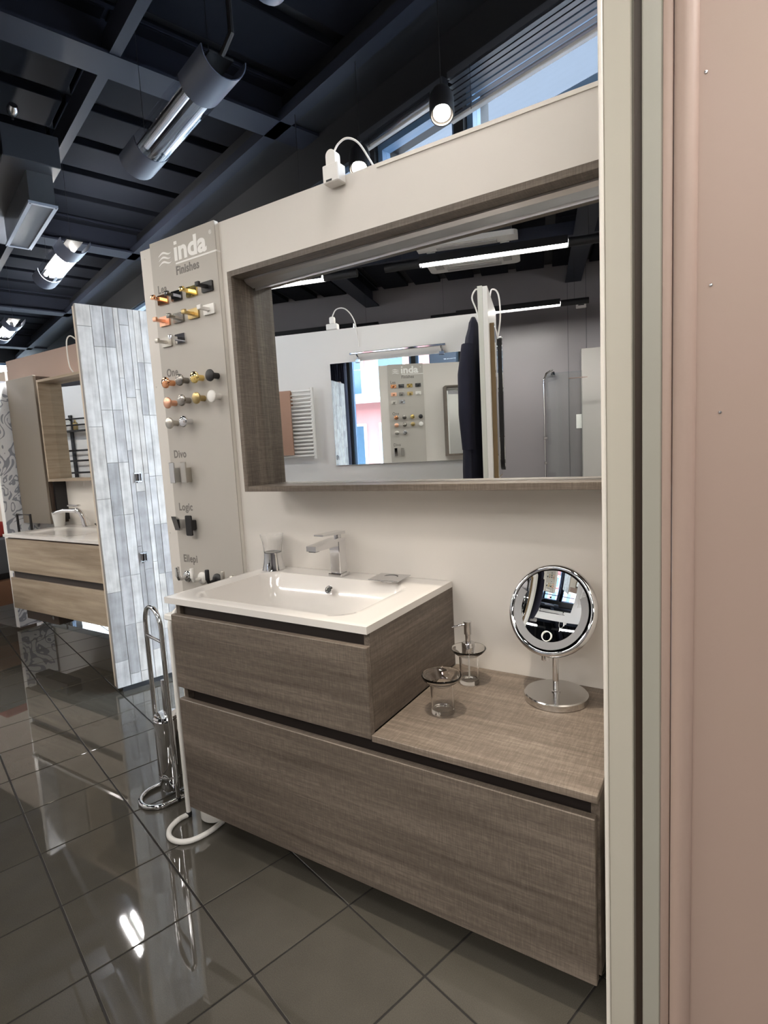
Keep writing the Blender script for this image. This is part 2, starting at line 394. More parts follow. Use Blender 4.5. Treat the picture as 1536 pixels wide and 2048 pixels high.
# ---- ceiling: deck panels between dark joints, steel beams and rafters
ceil = MB().box(B_L - .3, B_R + .3, A_REAR - .3, A_WIN + .3, H + .05, H + .15).build('ceiling', NAVYK); ceil.rotation_euler = (0, 0, TH); struct(ceil)
ceil['label'] = 'dark navy steel deck ceiling with beams'
BEAMS = [-1.05 + 2.62 * k for k in range(-3, 3)]
pan = {}
rows = [-5.75, -4.1, -2.45, -0.80, -0.09, 1.08]
b = B_L
joint = -1.35
k0 = int((B_L - joint) / 0.437) - 1
for k in range(k0, 16):
    b0 = joint + 0.437 * k + .05; b1 = joint + 0.437 * (k + 1) - .05
    if b1 < B_L or b0 > B_R: continue
    for r0, r1 in zip(rows[:-1], rows[1:]):
        o = link('ceiling_panel', pan.setdefault((r0), None) or pan.__setitem__(r0, MB().box(0, b1 - b0, 0, r1 - r0 - .02, 0, .05, bev=.004).mesh('ceiling_panel')) or pan[r0], NAVYD, ceil)
        o.location = (b0, r0, H)
for b in BEAMS:
    m = MB()
    m.box(b - .095, b + .095, A_REAR, A_WIN, 3.20, 3.216); m.box(b - .008, b + .008, A_REAR, A_WIN, 3.2161, 3.42); m.box(b - .095, b + .095, A_REAR, A_WIN, 3.41, 3.425)
    m.build('beam', NAVY, ceil, smooth=False)
for a in (-0.09, -2.45, -4.1):
    MB().box(B_L, B_R, a - .025, a + .025, 3.205, 3.33).build('rafter', NAVY, ceil, smooth=False)
MB().box(B_L, B_R, 0.82, 0.90, 3.2, 3.26).build('wall_plate', NAVY, ceil, smooth=False)
MB().box(B_L, B_R, 0.90, 1.1, 3.22, 3.40).build('wall_plate_web', NAVYK, ceil, smooth=False)

# ---- outer walls of the hall
bstruct(MB().box(B_L, B_R, A_REAR - .15, A_REAR, 0, H + .1), 'wall_rear', REARM)['label'] = 'grey rear wall of the hall, seen in the mirror'
bstruct(MB().box(B_R, B_R + .15, A_REAR, A_WIN, 0, H + .1), 'wall_end_right', REARM)
m = MB(); m.box(B_L - .15, B_L, A_REAR, 0.45, 0, H + .1); m.box(B_L - .15, B_L, 0.45, A_WIN, 0, 2.86); m.box(B_L - .15, B_L, 0.45, A_WIN, 3.12, H + .1)
bstruct(m, 'wall_end_left', NAVYK)
# window wall with openings
bays = [(-9.6, -6.5, .1, 2.95), (-6.3, -3.35, .1, 2.95), (-3.15, -1.70, .1, 2.95), (-1.40, -0.52, .1, 2.95), (-0.46, 0.12, .1, 2.95), (0.18, 2.2, .1, 2.95)]
m = MB(); edge = B_L
for b0, b1, z0, z1 in bays:
    m.box(edge, b0, A_WIN, A_WIN + .2, 0, H + .1); m.box(b0, b1, A_WIN, A_WIN + .2, 0, z0); m.box(b0, b1, A_WIN, A_WIN + .2, z1, H + .1); edge = b1
m.box(edge, B_R, A_WIN, A_WIN + .2, 0, H + .1)
bstruct(m, 'wall_window', NAVYK)['label'] = 'dark navy window wall behind the display walls'
FRAMEM = mat('window_frame_blue', srgb(92, 118, 146), 0.4)
for n, (b0, b1, z0, z1) in enumerate(bays):
    w = MB()
    t = .035
    w.box(b0, b0 + t, A_WIN + .03, A_WIN + .09, z0, z1); w.box(b1 - t, b1, A_WIN + .03, A_WIN + .09, z0, z1)
    w.box(b0 + t, b1 - t, A_WIN + .03, A_WIN + .09, z0, z0 + t); w.box(b0 + t, b1 - t, A_WIN + .03, A_WIN + .09, z1 - t, z1)
    w.box(b0 + t, b1 - t, A_WIN + .03, A_WIN + .09, 2.655, 2.69)
    o = bstruct(w, 'window_%d' % (n + 1), FRAMEM)
    for za, zb in ((z0 + t, 2.655), (2.69, z1 - t)):
        MB().box(b0 + t, b1 - t, A_WIN + .058, A_WIN + .062, za, zb).build('pane', PANE, o, smooth=False)
w = MB().box(B_L - .1, B_L - .06, 0.45, A_WIN, 2.86, 2.89).box(B_L - .1, B_L - .06, .45, A_WIN, 3.09, 3.12)
o = bstruct(w, 'window_7', FRAMEM); MB().box(B_L - .082, B_L - .078, .45, A_WIN, 2.89, 3.09).build('pane', PANE, o, smooth=False)

# ---- white display wall that carries the vanity and mirror
WT = 2.192
wb = MB().box(-0.648, 1.46, 0.0, 0.09, 0.0, WT).build('wall_back', WALL); struct(wb); wb['label'] = 'white display wall behind the vanity'
MB().box(0.60, 1.398, -0.004, 0.0, WT - .014, WT - .002).build('top_trim', TRIMW, wb, smooth=False)
for (x, z) in ((-.622, 2.155), (-.628, 1.60), (-.632, 0.93)):
    MB().cyl((x, -.0012, z), (x, 0.001, z), .0035, 10).build('screw', NICK, wb)

# ---- right: cream panel end, dark gap and pink wall
wr = thing('display_panel', 'tall cream display panel end right of the grey vanity', 'panel', (1.43, -0.3, 0))
g = (1.43, -0.3, 0)
MB(g).box(1.408, 1.4515, -0.600, -0.002, 0, 2.5, bev=.002).build('panel_core', POSTM, wr)
MB(g).box(1.400, 1.4078, -0.602, -0.002, 0, 2.5, bev=.002).build('edge_band', TRIMW, wr)
g = (0, 0, 0)
pk = MB().box(1.5475, 3.4, -0.600, -0.52, 0, 2.62).build('wall_right', PINK); struct(pk); pk['label'] = 'pink painted wall at the right edge of the view'
MB().box(1.4665, 1.4965, -0.598, -0.52, 0, 2.62, bev=.002).build('edge_strip', GREYE, pk, label='grey-green strip')
MB().box(1.4515, 1.4665, -0.57, -0.54, 0, 2.5).build('gap_strip', DKBR, pk, smooth=False)
MB().box(1.4967, 1.5125, -0.600, -0.52, 0, 2.62, bev=.004, seg=2).build('inner_strip', PINK, pk)
MB().tube([(1.5305, -.5985, 0), (1.5305, -.5985, 2.62)], .0172, 24).build('corner_bead', PINK, pk)
for (x, z) in ((1.5565, 1.815), (1.5665, 1.50), (1.5815, 1.30)):
    MB().lathe([(0, .0016), (.0022, .0012), (.003, 0), (.0012, -.0006)], (x, -.6003, z), 12, Matrix.Rotation(PI / 2, 3, 'X')).build('screw', CHROMEB, pk)

# ---- opposite side of the aisle: wall, short cross panel
OA = -2.30
wo = bstruct(MB().box(-7.0, 0.782, OA - .06, OA, 0, 2.19), 'wall_front', WALLW); wo['label'] = 'white display wall across the aisle, seen in the mirror'

# ---- far left display wall
FY = 0.68
wl = MB().box(-3.38, -1.12, FY, FY + .08, 0.06, 2.12).build('wall_left', WALLW); struct(wl); wl['label'] = 'far display wall, white below and pink above'
MB().box(-3.38, -1.12, FY - .012, FY, 0.9, 2.12).build('pink_facing', PINK, wl, smooth=False)
MB().box(-2.75, -1.35, FY - .018, FY - .012, 0.8, 1.9).build('white_splash_panel', TRIMW, wl, smooth=False)
for x in (-3.0, -2.2, -1.4):
    MB().lathe([(.02, 0), (.02, .006), (.006, .012), (.006, .06)], (x, FY - .02 + .04, 0), 14).build('levelling_foot', BLK, wl)
w2 = MB().box(-6.2, -3.75, 0.82, 0.88, 0, 2.1).build('wall_far', BEIGE); struct(w2)
fp = thing('display_panel', 'white panel with grey floral wallpaper left of the tall taupe cabinet', 'panel', (-3.17, 0.55, 0))
MB((-3.17, .55, 0)).box(-3.20, -3.15, 0.415, 0.66, 0.02, 1.93).build('panel_core', WHT, fp)
MB((-3.17, .55, 0)).box(-3.149, -3.145, 0.416, 0.66, 0.02, 1.93).build('wallpaper', FLORAL, fp, smooth=False)

# ================================================================== outside the windows
def bthing(name, label, cat, b, a, z, group=None): return thing(name, label, cat, bl(b, a, z), TH, group)
FAC1 = mat('street_pink', srgb(178, 120, 116), 0.8); FAC2 = mat('street_white', srgb(225, 225, 222), 0.8); FACB = mat('street_blue_cladding', srgb(21, 28, 38), 0.7, var=0.15, vscale=2.5)
FACW = mat('street_window', srgb(60, 84, 104), 0.15); PAVE = mat('pavement', srgb(150, 150, 150), 0.9)
st = MB().box(-30, 22, A_WIN + .2, 14, -.3, -.12).build('street', PAVE); st.rotation_euler = (0, 0, TH); struct(st)
f1 = bthing('building', 'pink street building with white balconies outside the window, seen in the mirrors', 'building', -3.2, 7.5, -.12)
g = (-3.2, 7.5, -.12)
MB(g).box(-6.6, -1.9, 7.5, 10, -.12, 5.2).build('wall', FAC1, f1, smooth=False)
MB(g).box(-6.8, -1.7, 7.2, 10, 5.2, 5.5).build('roof', DKGREY, f1, smooth=False)
for zz in (0.9, 2.7, 4.2):
    for bb in (-6.1, -5.0, -3.9, -2.8):
        wn = MB(g).box(bb, bb + .75, 7.44, 7.5, zz - .1, zz + 1.0).build('window', FAC2, f1, smooth=False)
        MB(g).box(bb + .06, bb + .69, 7.43, 7.44, zz - .04, zz + .94).build('pane', FACW, wn, smooth=False)
    MB(g).box(-6.4, -2.0, 6.9, 7.5, zz - .28, zz - .16).build('balcony', FAC2, f1, smooth=False)
f2 = bthing('building', 'tall blue clad street building seen above the wall through the blinds', 'building', -4, 11.5, -.12); g = (-4, 11.5, -.12)
MB(g).box(-14, 8, 11.5, 14, -.12, 16).build('wall', FACB, f2, smooth=False)
for k in range(10): MB(g).box(-14, 8, 11.42, 11.5, 1.6 + k * 1.45, 1.78 + k * 1.45).build('cladding_rail', mat('street_rail', srgb(48, 58, 70), .7), f2, smooth=False)
f3 = bthing('building', 'pale street building beyond the far windows', 'building', -12, 9, -.12); g = (-12, 9, -.12)
MB(g).box(-24, -7.2, 9, 11, -.12, 6).build('wall', FAC2, f3, smooth=False)
for bb in range(-23, -8, 2):
    for zz in (.8, 3.2): MB(g).box(bb, bb + 1, 8.96, 9, zz, zz + 1.5).build('window', FACW, f3, smooth=False)

# ---- curtain beside the window (dark)
cu = bthing('curtain', 'dark navy curtain beside the tall window, seen in the far mirror', 'curtain', -1.55, 1.03, 0.02)
pts = [( -.12 + .24 * k / 24, .03 * math.sin(k * 1.9)) for k in range(25)]
pp = pts + [(x, y + .012) for x, y in reversed(pts)]
MB().prism(pp, 0, 2.9, 'z').build('cloth', COATM, cu)

# ---- venetian blinds in the upper lights
SLAT = mat('blind_slat', srgb(58, 60, 66), 0.4); RAILM = mat('blind_rail', srgb(176, 172, 168), 0.4)
def blind(b0, b1, zt, zb, n, label):
    r = bthing('venetian_blind', label, 'blind', (b0 + b1) / 2, A_WIN - .06, zb, 'venetian blinds of the upper windows')
    hw = (b1 - b0) / 2; h = zt - zb
    MB().box(-hw, hw, -.02, .02, h - .03, h).build('head_rail', SLAT, r, smooth=False)
    MB().box(-hw, hw, -.013, .013, 0, .016, bev=.003).build('bottom_rail', RAILM, r)
    sl = MB().prism([(-.014, -.001), (0, .0005), (.014, .001), (.014, .0022), (0, .0018), (-.014, .0002)], -hw, hw, 'x').mesh('slat'); sl.materials.append(SLAT)
    for k in range(n):
        o = link('slat', sl, None, r); o.location = (0, 0, .026 + (h - .065) * k / (n - 1))
    for x in (-hw * .72, hw * .72): MB().cyl((x, -.016, 0), (x, -.016, h), .0012, 6).build('cord', BLK, r)
blind(-0.50, 0.13, 2.985, 2.895, 4, 'short raised dark blind left of the bright pendant spot')
blind(0.16, 1.10, 2.985, 2.768, 7, 'longer dark blind with pale bottom rail beside the cream panel')
blind(1.13, 2.18, 2.985, 2.80, 6, 'dark blind hidden behind the cream panel end')

# ================================================================== MAIN VANITY
BT, BB, BF, BRX = 0.8203, 0.7986, -0.519, 0.81
UL, UR = 0.0406, 0.8143
# --- lower drawer unit
lo = thing('drawer_unit', 'long grey oak wall-hung lower drawer unit under the countertop', 'cabinet', (0.70, -0.26, 0.098)); g = (0.70, -0.26, 0.098)
m = MB(g); m.box(UL + .002, UL + .02, -.507, -.002, .098, .5135); m.box(1.3547, 1.3727, -.507, -.002, .098, .5135); m.box(UL + .021, 1.354, -.505, -.002, .098, .116); m.box(UL + .021, 1.354, -.02, -.002, .1165, .513)
m.build('body', WY, lo, smooth=False)
MB(g).box(UL, 1.3675, -.5296, -.5085, .0884, .4781, bev=.0018).build('drawer_front', WX, lo)
MB(g).box(UL + .021, 1.354, -.485, -.475, .44, .513).build('grip_channel', CHAN, lo, smooth=False)
# --- upper drawer unit
up = thing('drawer_unit', 'short grey oak upper drawer unit under the white washbasin', 'cabinet', (0.42, -0.26, 0.5185)); g = (0.42, -0.26, 0.5185)
m = MB(g); m.box(UL + .002, UL + .02, -.507, -.002, .5145, .7982); m.box(.792, .81, -.507, -.002, .533, .7982); m.box(UL + .021, .7915, -.505, -.002, .5145, .53); m.box(UL + .021, .7915, -.02, -.002, .5305, .798)
m.build('body', WY, up, smooth=False)
MB(g).box(UL, .8115, -.5296, -.5085, .5185, .7668, bev=.0018).build('drawer_front', WX, up)
MB(g).box(UL + .021, .7915, -.494, -.486, .73, .798).build('grip_channel', CHAN, up, smooth=False)
# --- countertop slab right of the upper unit
ct = MB((1.09, -.26, .5142)).box(.8135, 1.3727, -.5298, -.002, .5142, .5324, bev=.0012).build('countertop', WTOP_LIT); ct.location = (1.09, -.26, .5142)
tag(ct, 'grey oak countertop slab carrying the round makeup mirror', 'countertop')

# --- washbasin
def basin(x0, x1, y0, y1, zt, zb, bx0, bx1, by0, by1, depth, org, nx=72, ny=48, rad=.07):
    """slab with a rounded bowl sunk in it: rim sides, top sheet and an under-sheet"""
    def sd(x, y):
        cx, cy = (bx0 + bx1) / 2, (by0 + by1) / 2; hx, hy = (bx1 - bx0) / 2 - rad, (by1 - by0) / 2 - rad
        qx, qy = abs(x - cx) - hx, abs(y - cy) - hy
        return math.hypot(max(qx, 0), max(qy, 0)) + min(max(qx, qy), 0) - rad
    def zz(x, y):
        d = -sd(x, y)
        if d <= -.012: return 0.0
        t = min(1, max(0, (d + .006) / .10)); s = t * t * (3 - 2 * t)
        s = 1 - (1 - t) ** 2.6 if t > 0 else 0
        t2 = min(1, max(0, (d + .012) / .018)); s *= t2 * t2 * (3 - 2 * t2)
        return -depth * s
    xs = [x0 + (x1 - x0) * i / nx for i in range(nx + 1)]; ys = [y0 + (y1 - y0) * j / ny for j in range(ny + 1)]
    m = MB(org); vs = []; fs = []
    for j in range(ny + 1):
        for i in range(nx + 1):
            edge = .0 if 0 < i < nx and 0 < j < ny else -.0015
            vs.append((xs[i], ys[j], zt + zz(xs[i], ys[j]) + edge))
    for j in range(ny):
        for i in range(nx): a = j * (nx + 1) + i; fs.append((a, a + 1, a + nx + 2, a + nx + 1))
    n = len(vs)
    for j in range(ny + 1):
        for i in range(nx + 1): vs.append((xs[i], ys[j], zb + min(0, zz(xs[i], ys[j]) * 1.0)))
    for j in range(ny):
        for i in range(nx): a = n + j * (nx + 1) + i; fs.append((a, a + nx + 1, a + nx + 2, a + 1))
    W1 = nx + 1
    for i in range(nx): fs.append((i, i + n, i + 1 + n, i + 1)); a = ny * W1 + i; fs.append((a, a + 1, a + 1 + n, a + n))
    for j in range(ny): a = j * W1; fs.append((a, a + W1, a + W1 + n, a + n)); a = j * W1 + nx; fs.append((a, a + n, a + W1 + n, a + W1))
    return m.add(vs, fs)
wbn = thing('washbasin', 'white ceramic rectangular washbasin on the grey oak vanity', 'washbasin', (.405, -.26, BB)); g = (.405, -.26, BB)
basin(0, BRX, BF, -.002, BT, BB, .085, .705, -.470, -.105, .105, g).build('bowl', CER, wbn, ang=50)
rot = Matrix.Rotation(math.radians(62), 3, 'X')
MB(g).lathe([(.0085, .001), (.0105, .0035), (.0135, .0035), (.0155, .001), (.0155, -.003), (.0085, -.003)], (.395, -.1385, .785), 24, rot, closed=True).build('overflow_ring', CHROME, wbn)
MB(g).lathe([(0, .0006), (.0085, .0006), (.0085, -.002), (0, -.002)], (.395, -.1385, .785), 20, rot).build('overflow_hole', BLK, wbn)
MB(g).lathe([(0, .004), (.028, .003), (.032, 0), (.032, -.004), (0, -.004)], (.395, -.30, .7175), 28).build('drain', CHROME, wbn)

# --- single lever tap
fx, fy = .388, -.062
tp = thing('tap', 'square chrome single-lever tap on the near white washbasin', 'tap', (fx, fy, BT)); g = (0, 0, 0); 
MB().box(-.029, .029, -.029, .029, .0003, .010, bev=.002).build('base_plate', CHROME, tp)
MB().box(-.022, .022, -.022, .022, .0102, .128, bev=.002).build('body', CHROME, tp)
MB().prism([(-.022, .128), (.022, .128), (.022, .137), (-.022, .140), (-.150, .131), (-.150, .114), (-.022, .112)], -.0205, .0205, 'x').build('spout', CHROME, tp)
MB().cyl((0, .003, .138), (0, .003, .150), .013, 20).build('cartridge_neck', CHROMEB, tp)
MB().prism([(.024, .150), (.024, .161), (-.105, .164), (-.105, .159)], -.0205, .0205, 'x').build('lever', CHROME, tp)
MB().box(-.014, .014, -.146, -.122, .1105, .1135).build('aerator', GUN, tp)

# --- tumbler with chrome foot
cp = thing('tumbler', 'waisted clear tumbler with chrome lower half on the washbasin corner', 'tumbler', (.068, -.062, BT))
wob = lambda k: .058 + .006 * math.sin(k * 2 * PI / 8) 
MB().lathe([(.0455, .0005), (.0445, .004), (.038, .03), (.0352, .05), (.0345, .068), (.0335, .068), (.0335, .05), (.036, .03), (.040, .006), (.0, .006)], n=40).build('chrome_foot', CHROME, cp)
MB().lathe([(.0, .0605), (.0342, .0605), (.0345, .0685), (.0355, .088), (.039, .112), (.0455, .138), (.0462, .1392), (.0445, .1392), (.0372, .112), (.0335, .088), (.0322, .07), (0, .068)], n=40).build('glass', GLASS, cp)

# --- square drain cover with a crescent slot
dc = thing('drain_cover', 'square chrome drain cover lying on the washbasin rim', 'drain cover', (.612, -.078, BT), math.radians(4))
MB().box(-.058, .058, -.05, .05, .0105, .0135, bev=.001).build('plate', CHROMEB, dc)
MB().lathe([(.03, .0003), (.03, .0104), (.02, .0104), (.02, .0003)], n=28, closed=True).build('collar', CHROMEB, dc)
cr = [(.026 * math.cos(t), .01 + .026 * math.sin(t)) for t in [PI * .12 + PI * .76 * k / 14 for k in range(15)]] + [(.026 * math.cos(t), .001 + .026 * math.sin(t)) for t in [PI * .88 - PI * .76 * k / 14 for k in range(15)]]
MB().prism(cr, .0134, .0139, 'z').build('crescent_slot', BLK, dc)

# --- flared clear tumbler and soap dispenser on the countertop
CT = .5326
def flared(r0, rim, hb, hr, th=.003):
    return [(0, .0), (r0 - .002, .0), (r0, .002), (r0 - .0008, hb * .5), (r0, hb - .004), (r0 + .007, hb + .001), (rim - .011, hb + .006), (rim - .003, hb + .013), (rim, hr - .001), (rim - .0015, hr + .0012),
            (rim - .0045, hr - .001), (rim - .007, hb + .0155), (rim - .013, hb + .0098), (r0 + .004, hb + .0055), (r0 - th, hb - .002), (r0 - th - .0008, hb * .5), (r0 - th - .001, .014), (r0 - th - .005, .0115), (0, .011)]
ft = thing('tumbler', 'empty clear glass tumbler with wide flared rim on the countertop', 'tumbler', (.925, -.335, CT))
MB().lathe(flared(.0325, .056, .087, .110), n=48).build('glass', GLASS, ft)
sd = thing('soap_dispenser', 'clear glass soap dispenser with chrome pump by the vanity side', 'soap dispenser', (.915, -.125, CT))
MB().lathe(flared(.030, .054, .092, .112), n=48).build('glass', GLASS, sd)
MB().lathe([(0, .094), (.019, .094), (.020, .097), (.020, .128), (.018, .131), (0, .131)], n=28).build('collar', CHROME, sd)
MB().lathe([(0, .131), (.0085, .131), (.0085, .155), (.0115, .157), (.0115, .192), (.0125, .194), (.0125, .197), (0, .197)], n=24).build('pump', CHROME, sd)
a_ = math.radians(208)
MB().tube([(0, 0, .186), (.02 * math.cos(a_), .02 * math.sin(a_), .186), (.048 * math.cos(a_), .048 * math.sin(a_), .1795)], [.0042, .0036, .0026], 12).build('nozzle', CHROME, sd)
MB().cyl((0, 0, .016), (0, 0, .094), .0026, 10).build('dip_tube', PLAS, sd)

# --- round makeup mirror
mk = thing('makeup_mirror', 'round chrome makeup mirror on a stem and disc base', 'mirror', (1.18, -.122, CT))
MB().lathe([(0, 0), (.087, 0), (.0885, .002), (.0885, .018), (.0855, .021), (0, .0215)], n=56).build('base', mat('satin_chrome', (.66, .65, .64), .16, 1.0), mk)
MB().lathe([(0, .0216), (.012, .0216), (.012, .024), (.0085, .026), (.0085, .150), (0, .150)], n=24).build('stem', CHROME, mk)
nrm = Vector((-.175, -.905, .375)).normalized(); xr = Vector((0, 0, 1)).cross(nrm).normalized(); zr = nrm.cross(xr).normalized()
MR = Matrix((xr, zr, nrm)).transposed(); mc = Vector((-.005, -.008, .262))
def ring(r, t, n1=64, n2=14, c=Vector((0, 0, 0)), sz=1.0):
    return [(r + t * math.cos(2 * PI * k / n2), sz * t * math.sin(2 * PI * k / n2)) for k in range(n2)]
MB().lathe(ring(.1195, .0105, sz=1.2), mc, 72, MR, closed=True).build('ring_frame', CHROME, mk)
MB().lathe([(0, -.012), (.08, -.012), (.109, -.004), (.109, -.001), (0, -.006)], mc, 56, MR).build('back_shell', CHROME, mk)
RC = .52
conc = lambda r: .0015 + RC - math.sqrt(RC * RC - r * r)
MB().lathe([(0.0001, .0015)] + [(.1105 * k / 20, conc(.1105 * k / 20)) for k in range(1, 21)], mc, 96, MR, cap=False).build('concave_glass', MIRROR, mk)
vs, fs = [], []; NB = 60
for k in range(NB + 1):
    t = math.radians(152 + (388 - 152) * k / NB)
    for r in (.0885, .100, .1100):
        vs.append(mc + MR @ Vector((r * math.cos(t), r * math.sin(t), conc(r) + .0006)))
for k in range(NB):
    for q in (0, 1): fs.append((k * 3 + q, k * 3 + q + 1, k * 3 + q + 4, k * 3 + q + 3))
MB().add(vs, fs).build('frosted_light_band', FROST, mk)
cb = mc + MR @ Vector((.0, -.073, conc(.073) + .0026))
MB().lathe([(.0125, .0006), (.0145, .0006), (.0145, -.001), (.0125, -.001)], cb, 28, MR, closed=True).build('touch_button', LETW, mk)
MB().lathe([(0, -.02), (.011, -.02), (.011, .0), (0, .0)], mc + MR @ Vector((0, -.118, 0)), 16, Matrix.Rotation(0, 3, 'X')).build('knuckle', CHROME, mk)

# ================================================================== MAIN MIRROR in a deep frame
FL, FLI, FF, FG, FT, FTI, FBO, FBI, FRX = .0731, .0919, -.1886, -.0856, 1.917, 1.8975, 1.1384, 1.1583, 1.385
mm = thing('framed_mirror', 'wide mirror in a deep grey oak box frame above the vanity', 'mirror', (.73, -.1, FBO)); g = (.73, -.1, FBO)
MB(g).box(FL, FLI, FF, -.001, FBO, FT, bev=.0008).build('side_panel', WZ, mm)
MB(g).box(FRX - .0188, FRX, FF, -.001, FBO, FT, bev=.0008).build('side_panel', WZ, mm)
MB(g).box(FLI + .0003, FRX - .019, FF, -.001, FTI, FT, bev=.0008).build('top_panel', WX, mm)
MB(g).box(FLI + .0003, FRX - .019, FF, -.001, FBO, FBI, bev=.0008).build('bottom_panel', WX, mm)
MB(g).box(FLI + .001, FRX - .02, FG, FG + .004, FBI + .001, FTI - .001).build('mirror_glass', MIRROR, mm, smooth=False)
MB(g).box(FLI + .001, FRX - .02, FG + .0042, -.002, FBI + .001, FTI - .001).build('back_board', CHAN, mm, smooth=False)
lb = MB(g).prism([(-.138, FTI - .0005), (-.0875, FTI - .0005), (-.0875, FTI - .021), (-.095, FTI - .024), (-.126, FTI - .015), (-.138, FTI - .006)], FLI + .012, FRX - .03, 'x').build('light_bar', ALU, mm, smooth=False, label='aluminium light bar under the frame top')
MB(g).box(FLI + .014, FRX - .032, -.0874, -.0862, FTI - .030, FTI - .002).build('light_bar_lip', ALU, mm, smooth=False)

# ================================================================== FINISHES BOARD
PX0, PX1, PY, PT = -.5515, -.148, -.0219, 2.196
bd = thing('finishes_board', 'tall grey sample board lettered inda Finishes on the white wall', 'sample board', (-.35, -.01, .30)); g = (-.35, -.01, .30)
MB(g).box(PX0, PX1, PY, PY + .004, .30, PT).build('board_face', BOARD, bd, smooth=False)
MB(g).box(PX0 + .0004, PX1 - .0004, PY + .0041, -.0008, .30, PT - .0004).build('board_edge', BOARDE, bd, smooth=False)
yb = PY - .0003
lettering('\u0131nda', -.400, yb, 2.0965, .104, LETW, bd, g, 'logo_lettering', 'white logo word', sx=1.13, offset=.0036, spacing=1.02)
MB(g).box(-.3945, -.3765, yb - .0006, yb + .0003, 2.1575, 2.1705).build('logo_dot', LETW, bd, smooth=False)
MB(g).box(-.392, PX1 + .0008, yb - .0006, yb + .0003, 2.079, 2.0855).box(PX1 + .0002, PX1 + .0012, yb, -.001, 2.079, 2.0855).build('logo_line', LETW, bd, smooth=False)
for k in range(3):
    z0 = 2.134 - .0185 * k; top = []; bot = []
    for i in range(17):
        t = i / 16; x = -.499 + .085 * t + .004 * k * 0; s = math.sin((t * 1.25 - .12) * 2 * PI * .82) * .006 + .004 * t
        th = .0042 * math.sin(PI * min(1, max(.06, t * .9 + .08)))
        top.append((x, z0 + s + th)); bot.append((x, z0 + s - th))
    MB(g).prism(top + bot[::-1], yb - .0006, yb + .0003, 'y').build('logo_wave', LETW, bd, smooth=False)
lettering('\u00ae', -.1815, yb, 2.150, .022, LETW, bd, g, 'registered_mark', sx=.9)
lettering('Finishes', -.396, yb, 2.038, .0475, LETG, bd, g, sx=.90, offset=.0014, spacing=1.06)
for txt, x, z in (('Lea', -.524, 1.983), ('One', -.518, 1.631), ('Divo', -.523, 1.277), ('Logic', -.523, 1.041), ('Ellepi', -.525, .805)):
    lettering(txt, x, yb, z, .047, LETG, bd, g, sx=.84, offset=.0012, spacing=1.10)

def sample(name, label, cat, x, z, group): return thing(name, label, cat, (x, PY - .0004, z), 0, group)
GRP = 'metal finish samples on the grey board'
hook_parts = {}
def wall_hook(label, x, z, m):
    r = sample('towel_hook', label, 'hook', x, z, GRP)
    if 'p' not in hook_parts:
        hook_parts['p'] = MB().prism(rrect(-.032, .032, -.020, .020, .003, 2), -.008, 0, 'y').mesh('plate')
        hook_parts['a'] = MB().prism([(-.0083, -.007), (-.0083, .005), (-.047, .003), (-.047, -.007)], -.0085, .0085, 'x').mesh('arm')
        hook_parts['e'] = MB().box(-.0115, .0115, -.059, -.0472, -.009, .0095, bev=.003, seg=2).mesh('end_stop')
    for n, k in (('plate', 'p'), ('arm', 'a'), ('end_stop', 'e')):
        me = hook_parts[k].copy(); link(n, me, m, r)
LX = (-.491, -.401, -.306, -.211)
for x, z, m, l in ((LX[0], 1.954, COP1, 'polished copper flat hook, leftmost in the top row of the board'), (LX[1], 1.954, GUN, 'black chrome flat hook, second in the top row of the board'),
                   (LX[2], 1.954, GOLD, 'polished gold flat hook, third in the top row of the board'), (LX[3], 1.955, BLK, 'matt black flat hook, last in the top row of the board'),
                   (LX[0], 1.864, COP2, 'satin rose copper flat hook, leftmost in the second row'), (LX[1], 1.864, GUN2, 'gunmetal flat hook, second in the second row'),
                   (LX[2], 1.865, BRASS, 'aged brass flat hook, third in the second row'), (LX[3], 1.866, WHT, 'white flat hook, last in the second row'),
                   (LX[0], 1.776, NICK, 'brushed nickel flat hook, left of the third row'), (LX[1], 1.778, CHROME, 'shiny chrome flat hook, right of the third row')):
    wall_hook(l, x, z, m)
knob_parts = {}
def knob(label, x, z, m):
    r = sample('knob_hook', label, 'hook', x, z, GRP)
    if 's' not in knob_parts:
        q = Matrix.Rotation(PI / 2, 3, 'X')
        knob_parts['s'] = MB().lathe([(0, 0), (.0125, 0), (.0125, .030), (.010, .032), (0, .032)], (0, 0, 0), 20, q).mesh('stem')
        knob_parts['h'] = MB().lathe([(0, .0321), (.012, .0321), (.022, .036), (.0245, .040), (.0235, .045), (.020, .0475), (0, .0485)], (0, 0, 0), 28, q).mesh('disc_head')
    link('stem', knob_parts['s'].copy(), m, r); link('disc_head', knob_parts['h'].copy(), m, r)
KX = (-.478, -.385, -.292, -.199)
for x, z, m, l in ((KX[0], 1.600, COP1, 'polished copper disc knob, leftmost of the upper knob row'), (KX[1], 1.601, GUN2, 'gunmetal disc knob, second of the upper knob row'),
                   (KX[2], 1.602, GOLD, 'polished gold disc knob, third of the upper knob row'), (KX[3], 1.600, BLK, 'matt black disc knob, last of the upper knob row'),
                   (KX[0], 1.514, COP2, 'satin rose copper disc knob, leftmost of the middle knob row'), (KX[1], 1.517, mat('dark_nickel', (.36, .33, .30), .25, 1.0), 'dark nickel disc knob, second of the middle knob row'),
                   (KX[2], 1.518, BRASS, 'aged brass disc knob, third of the middle knob row'), (KX[3], 1.517, WHT, 'white disc knob, last of the middle knob row'),
                   (KX[0], 1.427, NICK, 'brushed nickel disc knob, left of the lowest knob row'), (KX[1], 1.428, CHROME, 'mirror chrome disc knob, right of the lowest knob row')):
    knob(l, x, z, m)
